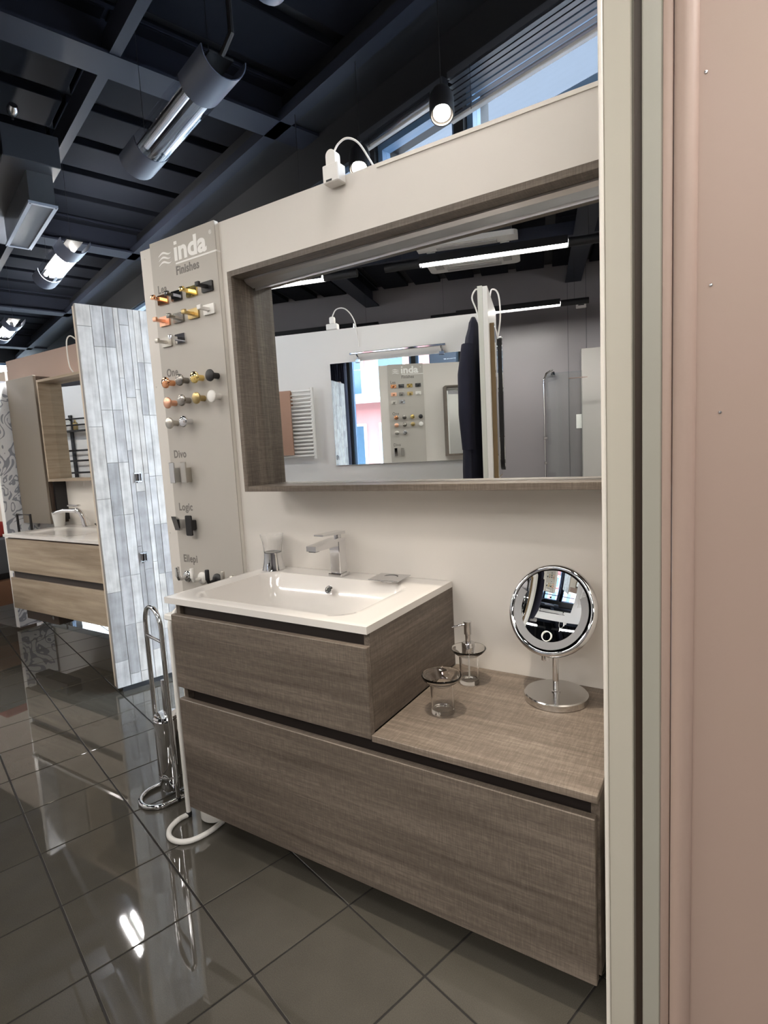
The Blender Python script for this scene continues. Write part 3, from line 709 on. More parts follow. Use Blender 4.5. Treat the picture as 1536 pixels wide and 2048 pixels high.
for x, m1, l in ((-.500, CHROME, 'chrome blade hook, left one of the pair at mid board'), (-.424, NICK, 'brushed nickel blade hook, right one of the pair at mid board')):
    r = sample('blade_hook', l, 'hook', x, 1.200, GRP)
    MB().box(-.008, .008, -.030, 0, -.032, .032, bev=.001).build('block', NICK if m1 is NICK else CHROMEB, r)
    MB().box(-.0165, .0165, -.0375, -.0305, -.034, .056, bev=.001).build('blade', m1, r)
r = sample('wedge_hook', 'chrome wedge hook left of the black tall hook', 'hook', -.503, .985, GRP)
MB().box(-.012, .012, -.02, 0, -.024, .016, bev=.001).build('block', CHROMEB, r)
MB().prism([(-.0205, -.03), (-.0205, .012), (-.044, .034), (-.050, .034), (-.034, -.03)], -.016, .016, 'x').build('wedge', CHROME, r)
r = sample('wedge_hook', 'matt black upright hook right of the chrome wedge hook', 'hook', -.430, .978, GRP)
MB().box(-.017, .017, -.024, 0, -.022, .022, bev=.004, seg=2).build('block', BLK, r)
MB().prism(rrect(-.019, .019, -.046, .044, .006, 3), -.032, -.0245, 'y').build('blade', BLK, r)
for x, m1, l in ((-.503, CHROME, 'chrome round-rosette hook, first of the lowest row on the board'), (-.405, WHT, 'white round-rosette hook of the lowest row on the board'),
                 (-.308, BLK, 'black round-rosette hook of the lowest row on the board'), (-.212, NICK, 'nickel rosette hook half hidden behind the washbasin')):
    r = sample('rosette_hook', l, 'hook', x, .738, GRP)
    MB().lathe([(0, 0), (.027, 0), (.027, .006), (.022, .012), (.012, .016), (0, .016)], (0, 0, 0), 28, Matrix.Rotation(PI / 2, 3, 'X')).build('rosette', m1, r)
    MB().tube([(0, -.0162, 0), (0, -.038, -.004), (0, -.050, -.002), (0, -.055, .012)], .0085, 12).build('arm', m1, r)
    MB().lathe([(0, .010), (.0095, .011), (.0095, .052), (.008, .055), (0, .0555)], (0, -.056, 0), 18).build('pin', m1, r)

# ================================================================== adapter plug on the wall top
ad = thing('power_adapter', 'white plug and cable on a box on the white wall top', 'plug', (.445, -.025, WT - .03))
MB().box(-.032, .032, -.022, .024, 0, .058, bev=.003).build('socket_box', PLAS, ad)
MB().box(-.018, .006, -.0227, -.022, .004, .010).build('slot', BLK, ad, smooth=False)
MB().prism([(-.019, .0581), (.019, .0581), (.019, .086)] + [(.019 * math.cos(t), .086 + .019 * math.sin(t)) for t in [PI * k / 10 for k in range(1, 10)]] + [(-.019, .086)], -.016, .014, 'y').build('plug', PLAS, ad)
MB().tube(smooth_path([Vector(q) for q in ((.004, 0, .098), (.022, .004, .122), (.052, .012, .134), (.082, .03, .120), (.098, .06, .085), (.104, .10, .045), (.106, .13, -.05))]), .0035, 8).build('cable', PLAS, ad)

# ================================================================== pendant spots behind the wall, and one added over the vanity
def spot(b, a, z, label, ax=(-.30, .34, .89), group='pendant spots behind the white wall'):
    r = bthing('pendant_spot', label, 'lamp', b, a, z, group)
    ax = Vector(ax).normalized(); ex = Vector((.74, .67, 0)); ex = (ex - ax * ex.dot(ax)).normalized(); ey = ax.cross(ex).normalized()
    tilt = Matrix((ex, ey, ax)).transposed()
    MB().lathe([(.046, .0), (.050, .0), (.053, .014), (.053, .10), (.042, .135), (.018, .146), (.0, .146), (0, .139), (.016, .139), (.036, .128), (.046, .10)], (0, 0, 0), 28, tilt, closed=True).build('housing', BLK, r)
    MB().lathe([(0, .002), (.022, .003), (.036, .009), (.036, .018), (0, .018)], (0, 0, 0), 24, tilt).build('bulb', SPOT_ON, r)
    MB().cyl((-.05, .055, .13), (-.05, .055, 3.2 - z), .0022, 6).build('wire', BLK, r)
    MB().box(-.062, -.038, .043, .067, .105, .14, bev=.002).build('clamp', BLK, r)
    return r
spot(.313, .8, 2.66, 'bright pendant spot hanging just above the white wall')
spot(-.246, .8, 2.655, 'lit pendant spot half hidden behind the plug')
sp = spot(1.14, -.44, 2.72, 'added unseen pendant spot lighting the vanity from overhead', ax=(0, -.2, 1), group='added spots over the vanity')  # unseen spot, added to brighten the countertop and basin from above
ld = bpy.data.lights.new('beam', 'SPOT'); ld.energy = ADDED_SPOT_BEAM; ld.color = (1.0, .90, .76); ld.spot_size = math.radians(40); ld.spot_blend = .8; ld.shadow_soft_size = .045
lo_ = bpy.data.objects.new('beam', ld); C.objects.link(lo_); lo_.parent = sp; lo_.location = (0, .002, -.012); lo_.rotation_euler = (math.radians(11), 0, 0)
spot(-.80, .8, 2.62, 'pendant spot hidden behind the sample board wall')

# ================================================================== hanging fluorescent lamps
def half_pipe(b0, b1, r, t, n=14, a0=PI * 1.0, a1=PI * 2.0):
    out = [(r * math.cos(a0 + (a1 - a0) * k / n), r * math.sin(a0 + (a1 - a0) * k / n)) for k in range(n + 1)]
    inn = [((r - t) * math.cos(a1 - (a1 - a0) * k / n), (r - t) * math.sin(a1 - (a1 - a0) * k / n)) for k in range(n + 1)]
    return MB().prism(out + inn, b0, b1, 'x')
def make_lamp(label, b, a, z, on, L=.98, lens=.54, wires=True, tube=None):
    r = bthing('hanging_lamp', label, 'lamp', b, a, z, 'half-round hanging lamps')
    h = L / 2; c = lens / 2; R = .093
    half_pipe(-h, -c, R, .004).build('end_shell', HOUSE, r); half_pipe(c, h, R, .004).build('end_shell', HOUSE, r)
    half_pipe(-c + .0005, c - .0005, R - .0005, .002).build('clear_cover', ACRYL, r)
    MB().box(-c, c, -.018, .018, -.062, -.004).build('reflector', DKGREY if not on else WHT, r, smooth=False)
    MB().box(-h + .02, h - .02, -.05, .05, -.003, .006).build('tray', NAVYK, r, smooth=False)
    for s in (-1, 1):
        t = MB().tube([(-c + .025, s * .043, -.045), (c - .025, s * .043, -.045)], .0135, 10).build('tube', (tube or TUBE_PAIR) if on else TUBE_OFF, r)
        MB().cyl((-c + .002, s * .043, -.045), (-c + .024, s * .043, -.045), .015, 10).build('tube_cap', CHROMEB, t); MB().cyl((c - .024, s * .043, -.045), (c - .002, s * .043, -.045), .015, 10).build('tube_cap', CHROMEB, t)
    if wires:
        for s in (-1, 1): MB().cyl((s * h * .75, 0, .006), (s * h * .75, 0, H - z), .0012, 6).build('wire', BLK, r)
    return r
LZ = 2.80
l1 = make_lamp('unlit grey half-round hanging lamp below the big beam', -.57, .01, LZ - .0, False)
MB().tube([(.47, 0, .0), (.52, .02, .06), (.50, .03, .25), (.58, .02, .58)], .011, 8).build('cable', BLK, l1)
make_lamp('lit half-round hanging lamp right of the air duct', -2.78, 0.0, LZ - .02, True)
make_lamp('small lit hanging lamp at the far left edge', -5.32, .02, LZ - .02, True)
make_lamp('added unseen hanging lamp beyond the cream panel', 2.6, .01, LZ, True)  # unseen lamp, added to light the wall across the aisle
make_lamp('grey hanging lamp cut by the top edge of the view', .82, -.06, LZ, True, tube=TUBE_DIM)
def batten(label, b, a, z, L=1.15, ext=.30, tube=None):
    r = bthing('batten_lamp', label, 'lamp', b, a, z, 'long tube lamps over the aisle')
    for s in (-1, 1):
        MB().cyl((s * (L / 2 + .002), 0, 0), (s * (L / 2 + ext), 0, 0), .034, 16).build('end_housing', NAVYK, r)
        MB().cyl((s * (L / 2 + ext * .5), 0, .03), (s * (L / 2 + ext * .5), 0, H - z), .0015, 6).build('wire', BLK, r)
    MB().prism([(-.052, -.020), (-.047, .034), (.047, .034), (.052, -.020), (.058, -.020), (.052, .042), (-.052, .042), (-.058, -.020)], -L / 2, L / 2, 'x').build('hood', NAVYK, r, smooth=False)
    MB().tube([(-L / 2, 0, 0), (L / 2, 0, 0)], .022, 10).build('tube', tube or TUBE_ON, r)
batten('lit tube lamp in front of the ceiling cassette, in the mirror', .785, -2.83, 2.75)
batten('lit tube lamp near the upper left corner of the mirror', -1.21, -2.83, 2.75)
batten('lit tube lamp low over the grey rear wall, in the mirror', .80, -4.85, 2.75)
batten('added unseen tube lamp behind the camera, right', 2.9, -2.83, 2.75)  # unseen, added to raise the light level of the hall
batten('added unseen tube lamp above the camera', 2.5, -1.25, 2.75)  # not in view; added to brighten the pink wall and the wall opposite
batten('added unseen tube lamp left of the camera', .1, -1.3, 2.78, tube=TUBE_HALF)  # not in view; added at reduced strength to lift the opposite wall
batten('added unseen tube lamp beyond the left edge', -2.4, -1.65, 2.78, tube=TUBE_HALF)  # not in view; added for more light on the left floor
batten('added unseen tube lamp far left of the view', -3.6, -2.83, 2.75)  # unseen, added for general light from the left
batten('added unseen tube lamp over the rear bay, left', -1.6, -4.85, 2.75)  # unseen, added for general light from the rear
batten('added unseen tube lamp over the rear bay, right', 3.0, -4.85, 2.75)  # unseen, added for general light from the rear right
batten('added unseen tube lamp at the far end', -6.2, -2.83, 2.75)  # unseen, added for general light at the far end

# ================================================================== air duct with grille
du = bthing('air_duct', 'galvanised air duct with a slotted outlet at the left', 'duct', -2.16, -.29, 2.75); g = (-2.16, -.29, 2.75)
MB(g).box(-2.56, -1.77, -.355, -.225, 2.765, 2.93).build('outlet_box', DUCT, du, smooth=False)
MB(g).box(-3.1, -1.66, -.48, -.20, 2.931, 3.10, bev=.004).build('main_run', mat('duct_dark', srgb(46, 49, 56), .5), du)
MB(g).box(-3.1, -1.62, -.86, -.50, 2.94, 3.12, bev=.004).build('side_run', MATS['duct_dark'], du)
fr = MB(g).box(-2.57, -1.76, -.365, -.345, 2.750, 2.7645).box(-2.57, -1.76, -.235, -.215, 2.750, 2.7645).box(-2.57, -2.55, -.3449, -.2351, 2.750, 2.7645).box(-1.78, -1.76, -.3449, -.2351, 2.750, 2.7645).build('grille_frame', mat('grille_frame_metal', srgb(150, 158, 170), .4), du, smooth=False)
MB(g).box(-2.5499, -1.7801, -.3449, -.2351, 2.756, 2.762).build('grille_mesh', mat('grille_mesh', srgb(82, 86, 92), .6, bump=.8, bscale=900), fr, smooth=False)
for (bb, aa) in ((-2.56, -.355), (-2.56, -.225), (-1.77, -.355), (-1.77, -.225)): MB(g).cyl((bb, aa, 2.7488), (bb, aa, 2.7505), .005, 10).build('screw', BLK, fr)
ws = bthing('wall_spot', 'small silver spot fitting on the duct at the left edge', 'lamp', -1.62, -.42, 3.13)
MB().lathe([(0, 0), (.02, 0), (.028, .03), (.02, .055), (0, .06)], (0, 0, 0), 20, Matrix.Rotation(1.1, 3, 'Y')).build('head', CHROMEB, ws)
MB().cyl((0, 0, 0), (0, 0, -.025), .006, 8).build('bracket', BLK, ws)

# ================================================================== plank-look cross panel (left)
FQ = Vector((-1.2603, .0347, 0)); TF = math.radians(-16.5)
fpn = thing('display_panel', 'tall panel of weathered white and grey planks beside the sample board', 'panel', FQ, TF)
# local frame: x = out of the face (+), y = along the panel from its front edge, z up
DEP = .64; ZB, ZT = .03, 2.088
MB().box(-.030, -.0025, .0, DEP, ZB, ZT).build('panel_core', mat('panel_core_grey', srgb(150, 146, 142), .6), fpn, smooth=False)
MB().box(-.062, -.0301, .001, DEP, ZB, ZT - .004, bev=.001).build('back_board', mat('panel_back_cream', srgb(214, 200, 182), .5), fpn)
MB().box(-.055, -.012, .03, DEP, 0.0, ZB).build('plinth', BLK, fpn, smooth=False)
cols = [(0.0, .070, [1.977, 1.461, 1.078, .567, .178]), (.071, .128, [1.878, 1.549, 1.268, .984, .645, .371, .092]), (.129, .180, [1.878, 1.549, 1.268, .984, .645, .371, .092]),
        (.181, .206, [1.72, 1.33, .80, .40]), (.207, .255, [2.0, 1.617, 1.102, .663, .195]), (.256, .282, [1.66, 1.20, .70, .25]), (.283, .318, [1.807, 1.521, 1.182, .908, .624, .30]), (.319, .372, [1.807, 1.521, 1.182, .908, .624, .30]),
        (.373, .430, [1.95, 1.45, 1.05, .55, .2]), (.431, .50, [1.80, 1.40, .95, .5]), (.501, .56, [1.9, 1.5, 1.1, .6]), (.561, DEP, [1.7, 1.3, .8, .3])]
for (s0, s1, br) in cols:
    zs = [ZT] + br + [ZB]
    for k in range(len(zs) - 1):
        z1, z0 = zs[k], zs[k + 1]; th = random.uniform(-.0008, .0008)
        jit = random.uniform(-.002, .002) if 0 < s0 < DEP - .2 else 0
        MB().box(-.0024, .0012 + th, s0 + .0008, s1 - .0006, z0 + .0012, z1 - .0012, bev=.0007).build('plank', PLANK, fpn)
for s, z, l in ((.222, 1.182, 'small chrome clip hook, upper one on the plank panel'), (.207, .736, 'small chrome clip hook, lower one on the plank panel')):
    h = thing('clip_hook', l, 'hook', FQ + Matrix.Rotation(TF, 3, 'Z') @ Vector((.002, s, z)), TF, 'clip hooks on the plank panel')
    MB().box(0.0005, .004, -.020, .020, -.028, .028, bev=.001).build('plate', CHROMEB, h)
    MB().box(.0042, .020, -.012, -.004, -.02, .02, bev=.001).build('jaw', CHROME, h)
    MB().box(.0042, .020, .004, .012, -.02, .02, bev=.001).build('jaw', CHROME, h)
    MB().tube([(.012, -.016, -.024), (.030, -.016, -.026)], .004, 8).build('pin', CHROME, h)
cb_ = thing('cable', 'white cable looping over the edge of the plank panel', 'cable', FQ + Vector((-.06, 0, 1.75)), TF)
MB().tube(smooth_path([Vector(q) for q in ((-.004, .03, .16), (-.012, .0, .185), (-.022, -.018, .165), (-.024, -.022, .10), (-.016, -.02, .03), (-.008, -.008, .0))]), .0035, 8).build('cord', PLAS, cb_)

# ================================================================== toilet brush stands
def brush_stand(label, loc, rz, metal, tall=.735, dark=BLK):
    r = thing('toilet_brush_stand', label, 'brush stand', loc, rz, 'toilet brush stands beside the vanity')
    w = .0725; t = .0085
    up = [(-w, 0, .016)] + [(-w, 0, .2), (-w, 0, tall - w)] + arc((0, 0, tall - w), w, PI, 0, 16, (1, 0, 0), (0, 0, 1))[1:-1] + [(w, 0, tall - w), (w, 0, .2), (w, 0, .016)]
    MB().tube(up, t, 12).build('frame', metal, r)
    bs = [(-w, .02, .0092), (-w, -.03, .0092)] + arc((0, -.035, .0092), w, PI, 2 * PI, 18, (1, 0, 0), (0, 1, 0)) + [(w, -.03, .0092), (w, .02, .0092)]
    MB().tube(bs, .0088, 12).build('base_hoop', metal, r)
    for s in (-1, 1): MB().lathe([(.0095, .0005), (.0105, .006), (.0105, .016), (.0088, .018)], (s * w, 0, .002), 14).build('foot_ring', dark, r)
    MB().tube([(-w, 0, tall - .12), (w, 0, tall - .12)], .0065, 10).build('crossbar', metal, r)
    MB().lathe([(0, .026), (.044, .026), (.0475, .034), (.0475, .30), (.045, .303), (.044, .303), (.044, .04), (0, .038)], (0, .015, 0), 32).build('brush_cup', metal, r)
    MB().lathe([(.0478, .075), (.0484, .076), (.0484, .084), (.0478, .085)], (0, .015, 0), 32, closed=True).build('cup_band', metal, r)
    MB().lathe([(0, .3035), (.046, .3035), (.0485, .309), (.044, .316), (.014, .322), (0, .322)], (0, .015, 0), 28).build('brush_lid', metal, r)
    MB().lathe([(0, .322), (.0095, .322), (.0095, .445), (.008, .450), (0, .451)], (0, .015, 0), 16).build('brush_handle', metal, r)
    MB().tube([(-w, 0, .25), (-.0475, .012, .25)], .005, 8).build('bracket', metal, r); MB().tube([(w, 0, .25), (.0475, .012, .25)], .005, 8).build('bracket', metal, r)
    return r
brush_stand('tall chrome toilet brush stand left of the grey vanity', (-.213, -.425, 0), math.radians(-14), CHROME)
ws2 = thing('toilet_brush_stand', 'white tube brush stand half hidden behind the grey vanity corner', 'brush stand', (-.033, -.483, 0), 0, 'toilet brush stands beside the vanity')
tl = .758; w = .06
MB().tube([(0, 0, .016), (0, 0, .3), (0, 0, tl - w)] + arc((0, w, tl - w), w, PI, 0, 14, (0, 1, 0), (0, 0, 1))[1:] + [(0, 2 * w, .3), (0, 2 * w, .012)], .0085, 12).build('frame', WHT, ws2)
MB().box(-.022, .024, -.006, .05, tl - .034, tl - .012, bev=.004).build('hanger', WHT, ws2)
hp = [Vector((0, .0, .0092)), Vector((-.008, -.04, .0092)), Vector((.006, -.085, .0092)), Vector((.042, -.113, .0092)), Vector((.088, -.113, .0092)), Vector((.124, -.085, .0092)), Vector((.142, -.03, .0092)), Vector((.142, .03, .0092))]
MB().tube(smooth_path(hp), .0090, 12).build('base_hoop', WHT, ws2)
MB().lathe([(.0095, .0005), (.0105, .006), (.0105, .016), (.0088, .018)], (0, 0, .002), 14).build('foot_ring', BLK, ws2)
MB().lathe([(0, .004), (.052, .004), (.055, .007), (.055, .075), (.053, .078), (0, .078)], (.083, .055, 0), 32).build('brush_cup', WHT, ws2)

# ================================================================== FAR VANITY (left background)
vx0, vx1, vyf, vyb = -2.686, -1.50, .1815, FY - .02
fl = thing('drawer_unit', 'pale oak two-drawer vanity unit behind the plank panel', 'cabinet', (-2.1, .42, .30)); g = (-2.1, .42, .30)
MB(g).box(vx0 + .02, vx1 - .012, vyf + .032, vyb, .302, .785).build('body', OX, fl, smooth=False)
MB(g).box(vx0 + .012, vx1 - .01, vyf + .01, vyf + .031, .560, .788, bev=.0015).build('drawer_front', OX, fl)
MB(g).box(vx0 + .012, vx1 - .01, vyf + .01, vyf + .031, .295, .512, bev=.0015).build('drawer_front', OX, fl)
MB(g).box(vx0 + .03, vx1 - .02, vyf + .0311, vyf + .0319, .505, .565).build('grip_channel', CHAN, fl, smooth=False)
b2 = thing('washbasin', 'white washbasin on the far pale oak vanity', 'washbasin', (-2.1, .42, .80)); g = (-2.1, .42, .80)
basin(vx0, vx1, vyf, vyb, .820, .800, -2.56, -1.95, .24, .54, .012, g, 60, 40, .09).build('bowl', CER, b2, ang=50)
t2 = thing('tap', 'chrome single-lever tap on the far washbasin', 'tap', (-2.385, .60, .8205))
MB().tube([(0, 0, 0), (-.006, -.004, .05), (-.02, -.015, .10), (-.045, -.035, .128)], [.024, .022, .021, .020], 14).build('body', CHROME, t2)
MB().tube([(-.045, -.035, .118), (-.11, -.09, .125), (-.165, -.135, .108)], [.018, .014, .013], 12).build('spout', CHROME, t2)
MB().box(-.12, .01, -.055, -.025, .150, .162, bev=.003).build('lever', CHROME, t2)
c2 = thing('tumbler', 'pale tumbler beside the far tap', 'tumbler', (-2.66, .56, .8205)); MB().lathe([(0, 0), (.036, 0), (.046, .105), (.043, .105), (.034, .006), (0, .006)], n=24).build('cup', mat('frosted_cup', srgb(205, 203, 198), .3), c2)
d2 = thing('soap_dish', 'black soap dish behind the far washbasin', 'soap dish', (-2.17, .60, .8205)); MB().lathe([(0, 0), (.03, 0), (.055, .03), (.052, .03), (.028, .006), (0, .006)], n=24).build('dish', BLK, d2)
MB().cyl((0, 0, .03), (0, .0, .075), .006, 10).build('holder', BLK, d2)
eb = thing('cable_box', 'dark brown box under the far pale vanity', 'box', (-2.42, .30, .205)); MB().box(-.22, .20, -.05, .05, 0, .088, bev=.004).build('case', DKBR, eb)
MB().lathe([(0, 0), (.012, 0), (.012, .004), (0, .004)], (.14, -.0505, .045), 14, Matrix.Rotation(PI / 2, 3, 'X')).build('lens', CHROME, eb)
# mirror cabinet
mx0, mx1, mf = -2.69, -1.75, .53
mc2 = thing('framed_mirror', 'pale oak framed mirror above the far vanity', 'mirror', (-2.2, .6, 1.155)); g = (-2.2, .6, 1.155)
MB(g).box(mx0, mx0 + .018, mf, FY - .019, 1.155, 1.89).build('side_panel', OZ, mc2, smooth=False); MB(g).box(mx1 - .018, mx1, mf, FY - .019, 1.155, 1.89).build('side_panel', OZ, mc2, smooth=False)
MB(g).box(mx0 + .0183, mx1 - .0183, mf, FY - .019, 1.872, 1.89).build('top_panel', OX, mc2, smooth=False); MB(g).box(mx0 + .0183, mx1 - .0183, mf, FY - .019, 1.155, 1.173).build('bottom_panel', OX, mc2, smooth=False)
MB(g).box(mx0 + .0185, mx1 - .0185, .615, FY - .02, 1.1735, 1.8715).build('mirror_glass', MIRROR, mc2, smooth=False)
# tall cabinet
tc_ = thing('tall_cabinet', 'tall taupe lacquered cabinet left of the far mirror', 'cabinet', (-2.92, .6, .84)); g = (-2.92, .6, .84)
MB(g).box(-3.115, -2.72, .548, FY - .013, .84, 1.925).build('body', DKBR, tc_, smooth=False)
MB(g).box(-3.12, -2.72, .528, .547, .838, 1.93, bev=.002).build('door', TALLM, tc_)
MB(g).box(-2.719, -2.699, .575, FY - .013, .86, 1.91).build('gap_profile', BLK, tc_, smooth=False)
# rack and towel that the far mirror shows (they hang across the aisle)
rk = bthing('towel_rack', 'black wall rack with rails and shelf, seen in the far mirror', 'towel rack', -4.52, OA + .05, 1.15)
for z in (.0, .14, .26): MB().tube([(-.35, -.03, z + .02), (-.35, .05, z + .02), (.35, .05, z + .02), (.35, -.03, z + .02)], .011, 8).build('rail', BLK, rk)
MB().box(-.36, .36, -.02, .13, .50, .515).build('shelf', BLK, rk, smooth=False); MB().tube([(-.35, .13, .57), (.35, .13, .57)], .009, 8).build('rail', BLK, rk); MB().tube([(-.35, .13, .64), (.35, .13, .64)], .009, 8).build('rail', BLK, rk)
for x in (-.12, .3): MB().box(x - .02, x + .02, -.04, -.02, -.05, .70).build('upright', BLK, rk, smooth=False)
yt = bthing('towel', 'yellow towel hanging on the black rack', 'towel', -4.26, OA + .10, 1.07)
MB().box(-.08, .08, -.012, .034, 0, .33, bev=.012, seg=3).build('cloth', YELT, yt)
for x, h_, m_ in ((-4.60, .15, WHT), (-4.50, .12, BRASS)):
    bo = bthing('bottle', 'white bottle on the black rack shelf' if m_ is WHT else 'brass coloured bottle on the black rack shelf', 'bottle', x, OA + .10, 1.666)
    MB().lathe([(0, 0), (.024, 0), (.026, .004), (.026, h_ * .7), (.012, h_ * .82), (.012, h_), (0, h_)], n=20).build('body', m_, bo)
# console at the far left edge
cs = thing('console', 'dark grey console with wood drawer at the far left edge', 'cabinet', (-3.75, .45, .10)); g = (-3.75, .45, .10)
MB(g).box(-4.4, -3.42, .28, .72, .52, .80, bev=.004).build('top_box', DKGREY, cs); MB(g).box(-4.4, -3.42, .27, .70, .26, .46, bev=.003).build('drawer', mat('brown_wood', srgb(118, 82, 58), .5), cs)
MB(g).box(-3.5, -3.45, .28, .33, .10, .2599).build('leg', BLK, cs, smooth=False); MB(g).box(-4.35, -4.30, .28, .33, .10, .2599).build('leg', BLK, cs, smooth=False); MB(g).box(-4.3, -3.5, .4, .6, .4601, .5199).build('spacer', BLK, cs, smooth=False)
cs.location = (-3.75, .45, 0); 
rt = thing('towel', 'folded red towel on the dark console at the far left edge', 'towel', (-3.72, .5, .701))
MB().box(-.16, .16, -.1, .1, 0, .13, bev=.03, seg=3).build('cloth', REDT, rt)
MB().tube([(-.2, -.12, .0), (-.2, -.12, .06), (.17, -.12, .06), (.17, -.12, .0)], .008, 8).build('strap', BLK, rt) if False else None
br_ = thing('towel_bar', 'black metal towel bar in front of the floral panel', 'towel bar', (-2.83, .40, .70))
MB().tube([(-.10, 0, 0), (-.10, 0, .225), (.09, 0, .225), (.09, 0, 0)], .009, 8).build('bar', BLK, br_)

# ================================================================== ACROSS THE AISLE (seen in the mirrors)
# towel radiator
ra = bthing('towel_radiator', 'white towel radiator on the wall across the aisle, in the mirror', 'radiator', -.78, OA + .06, 1.235)
for x in (-.20, .20): MB().cyl((x, 0, -.02), (x, 0, .53), .015, 14).build('upright', WHT, ra)
barm = MB().cyl((-.199, .012, 0), (.199, .012, 0), .0085, 10).mesh('bar'); barm.materials.append(WHT)
for k in range(18):
    o = link('bar', barm, None, ra); o.location = (0, 0, .005 + k * .0295)
for x, z in ((-.18, .05), (.18, .05), (-.18, .46), (.18, .46)): MB().cyl((x, -.058, z), (x, -.0155, z), .008, 8).build('bracket', WHT, ra)
tw = bthing('towel', 'folded brown towel on the white towel radiator, in the mirror', 'towel', -.85, OA + .085, 1.25)
prof = [(.0, .0), (.016, 0), (.02, .25), (.018, .47), (.0, .50), (-.022, .485), (-.030, .40), (-.033, .37), (-.026, .37), (-.020, .46), (-.004, .488), (.008, .46), (.008, .25)]
MB().prism([(y + .012, z) for y, z in prof], -.13, .11, 'x').build('cloth', TOWM, tw)
# second mirror with lamp
m2 = bthing('wall_mirror', 'frameless wall mirror with a chrome picture lamp, across the aisle', 'mirror', .08, OA + .012, 1.15); hw = .51
MB().box(-hw, hw + .02, -.011, .006, 0, .785, bev=.002).build('mirror_glass', MIRROR, m2)
for x in (-.28, .365): MB().tube([(x, .0, .79), (x, .004, .815), (x, .03, .835)], .008, 8).build('arm', CHROME, m2); MB().box(x - .02, x + .02, -.01, .012, .772, .80, bev=.003).build('clip', CHROME, m2)
MB().box(-.335, .40, .022, .044, .832, .846, bev=.003).build('lamp_bar', CHROME, m2)
# adapter on the opposite wall
ap = bthing('power_adapter', 'white plug with looping cable on the wall across the aisle', 'plug', -.40, OA - .02, 2.1905)
MB().box(-.045, .045, -.025, .03, 0, .045, bev=.004).build('socket_box', PLAS, ap); MB().box(-.022, .022, -.02, .02, .0451, .10, bev=.012, seg=2).build('plug', PLAS, ap)
MB().tube(smooth_path([Vector(q) for q in ((0, 0, .098), (.04, .01, .15), (.12, .03, .14), (.19, .05, .05), (.205, .03, -.08), (.21, .026, -.15))]), .0045, 8).build('cable', PLAS, ap)
# cross panel with coat
cpn = bthing('display_panel', 'white cross panel across the aisle with a coat on it, in the mirror', 'panel', .81, -1.95, 0)
MB().box(-.029, .0, -.346, .355, 0, 2.19, bev=.001).build('panel_core', mat('aged_white_panel', srgb(214, 214, 204), .5), cpn); MB().box(.0005, .029, -.346, .354, 0, 2.186, bev=.001).build('panel_facing', WHT, cpn)
MB().tube(smooth_path([Vector(q) for q in ((-.02, .2, 2.19), (-.05, .21, 2.21), (-.075, .22, 2.16), (-.05, .22, 2.08), (-.034, .22, 2.0))]), .005, 8).build('cable', PLAS, cpn)
MB().tube(smooth_path([Vector(q) for q in ((.015, .0, 2.19), (.03, .0, 2.25), (.07, .0, 2.22), (.08, .0, 2.08), (.06, .0, 1.95), (.035, .0, 1.9))]), .005, 8).build('cable', PLAS, cpn)
co = bthing('coat', 'dark navy coat hanging on the cross panel, in the mirror', 'coat', .70, -1.93, .95)
m = MB(); n = 28; vs = []; fs = []
lev = [(0.0, .072, .20), (.15, .074, .205), (.4, .070, .20), (.7, .064, .19), (.9, .058, .175), (1.0, .048, .13), (1.06, .034, .07), (1.10, .028, .05), (1.135, .012, .02)]
for i, (z, rx, ry) in enumerate(lev):
    for k in range(n):
        t = 2 * PI * k / n; f = 1 + .10 * math.sin(5 * t + .6) * (1 - z / 1.4) + .05 * math.sin(9 * t + z * 3)
        vs.append((.005 - .004 * i * 0 + rx * f * math.cos(t) + (.02 * (z - .5)), ry * f * math.sin(t), z))
for i in range(len(lev) - 1):
    for k in range(n): fs.append((i * n + k, i * n + (k + 1) % n, (i + 1) * n + (k + 1) % n, (i + 1) * n + k))
fs.append(tuple(reversed(range(n)))); fs.append(tuple((len(lev) - 1) * n + k for k in range(n)))
m.add(vs, fs).build('body', COATM, co, ang=60)
MB().tube([(.0, .18, .93), (-.015, .215, .75), (-.02, .225, .5), (-.015, .22, .28)], [.045, .055, .052, .042], 14).build('sleeve', COATM, co)
MB().tube(arc((.02, 0, 1.04), .055, PI * .1, PI * .9, 12, (0, 1, 0), (-.2, 0, .9)), .018, 10).build('collar', COATM, co)
# mirrors hanging on the far face of the cross panel
q1 = bthing('wall_mirror', 'bronze framed mirror on the side of the cross panel', 'mirror', .8395, -1.87, 1.04)
MB().box(.0005, .028, -.21, .185, 0, .95, bev=.002).build('frame', BRF, q1); MB().box(.0281, .0305, -.20, .175, .012, .938).build('mirror_glass', MIRROR, q1, smooth=False)
q2 = bthing('wall_mirror', 'black rimmed rounded mirror beside the bronze framed mirror', 'mirror', .8395, -2.18, 1.07)
MB().prism(rrect(-.085, .085, 0, .92, .08, 6), .0005, .045, 'x').build('rim', BLK, q2); MB().prism(rrect(-.078, .078, .007, .913, .073, 6), .0451, .048, 'x').build('mirror_glass', MIRROR, q2)
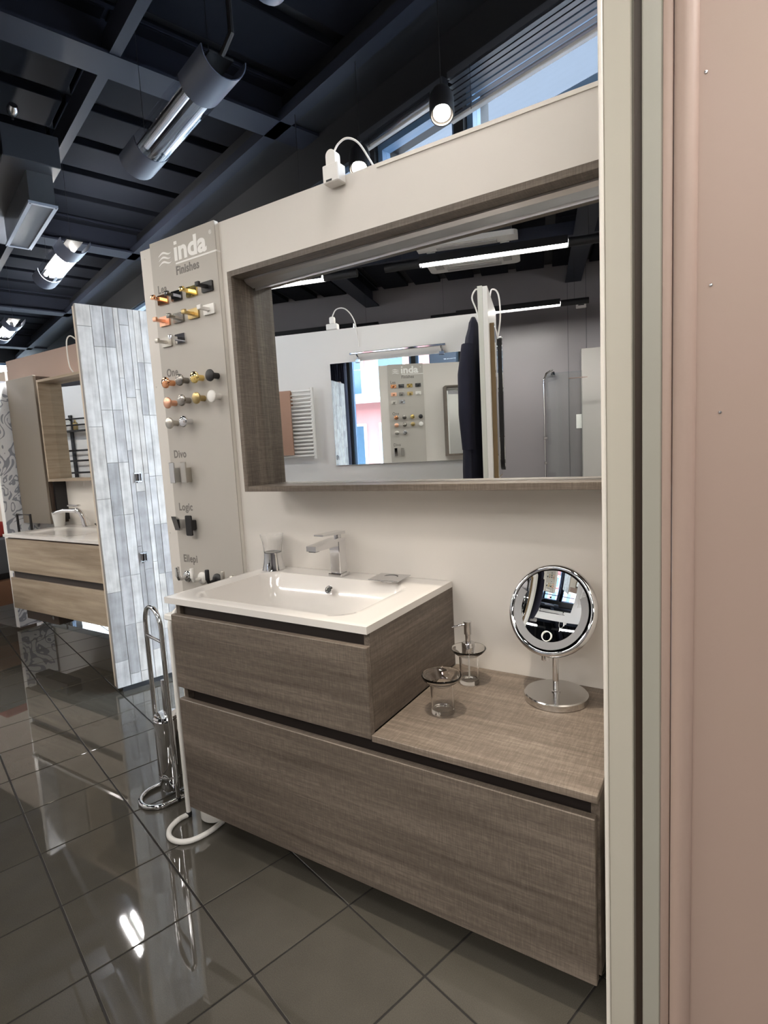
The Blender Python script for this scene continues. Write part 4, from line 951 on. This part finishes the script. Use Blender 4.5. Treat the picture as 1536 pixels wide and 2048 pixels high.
# shower set on the rear wall
sh = bthing('shower_rail', 'chrome shower rail with hand shower on the grey rear wall', 'shower', 1.195, A_REAR + .05, .74)
MB().cyl((0, 0, 0), (0, 0, 1.28), .013, 12).build('rail', CHROME, sh)
for z in (.04, 1.24): MB().cyl((0, -.049, z), (0, -.012, z), .014, 12).build('bracket', CHROME, sh)
MB().tube([(.0, 0, 1.28), (.03, .01, 1.36), (.11, .03, 1.40)], .012, 10).build('arm', CHROME, sh)
MB().lathe([(0, 0), (.03, 0), (.034, .01), (.02, .05), (0, .055)], (.115, .03, 1.32), 18).build('hand_shower', CHROME, sh)
MB().box(-.02, .03, .013, .04, .52, .56, bev=.004).build('mixer', CHROMEB, sh); MB().box(-.016, .02, .013, .035, .2, .235, bev=.004).build('slider', CHROMEB, sh)
sg = bthing('shower_screen', 'clear glass shower screen on the grey rear wall', 'shower screen', 1.42, A_REAR + .35, .02)
MB().box(-.20, .22, -.003, .003, 0, 2.05).build('pane', SHGL, sg, smooth=False); MB().box(.06, .28, -.012, .012, 1.96, 1.972).build('stay', CHROME, sg, smooth=False)
sw = bthing('wall_plate', 'small white plate on the grey rear wall', 'plate', 1.625, A_REAR + .0005, 1.38); MB().box(-.04, .04, 0, .012, 0, .18, bev=.003).build('plate', PLAS, sw)
gp = bthing('display_panel', 'grey panel at the right edge of the mirror, by the rear wall', 'panel', 2.2, A_REAR + .12, 0); MB().box(-.55, .8, -.1, .0, 0, 2.36, bev=.003).build('panel_core', mat('grey_panel', srgb(158, 154, 150), .5), gp)
for bb in (1.50, 1.72): MB().box(bb - .003, bb + .003, A_REAR, A_REAR + .004, .0, H).build('joint_strip', DKGREY, bpy.data.objects['wall_rear'], smooth=False)
th_ = bthing('thermostat', 'small grey control box on the rear wall beside the lit tube', 'control box', 1.66, A_REAR + .0005, 2.87)
MB().box(-.06, .06, 0, .03, 0, .12, bev=.004).build('case', PLAS, th_); MB().box(-.035, .035, .0301, .033, .03, .09).build('dial', DKGREY, th_, smooth=False)
# ceiling cassette
ac = bthing('air_conditioner', 'white ceiling cassette air conditioner above the aisle, in the mirror', 'air conditioner', .46, -4.36, 3.235)
MB().prism(rrect(-.50, .50, -.46, .46, .06, 5), .0, .05, 'z').build('panel', PLAS, ac); MB().box(-.44, .44, -.40, .40, .0501, .19).build('casing', DKGREY, ac, smooth=False)
MB().box(-.28, .28, -.26, .26, -.008, -.0003, bev=.003).build('intake_grille', mat('grille_white', srgb(200, 198, 196), .5), ac)
for k in range(9): MB().box(-.27, .27, -.235 + k * .058, -.227 + k * .058, -.013, -.0081).build('grille_bar', PLAS, ac, smooth=False)
for sx in (-1, 1):
    MB().box(sx * .37 - .045, sx * .37 + .045, -.30, .30, -.012, -.0003, bev=.003).build('louvre', mat('louvre_grey', srgb(170, 168, 166), .4), ac)
    MB().box(-.30, .30, sx * .355 - .045, sx * .355 + .045, -.012, -.0003, bev=.003).build('louvre', MATS['louvre_grey'], ac)
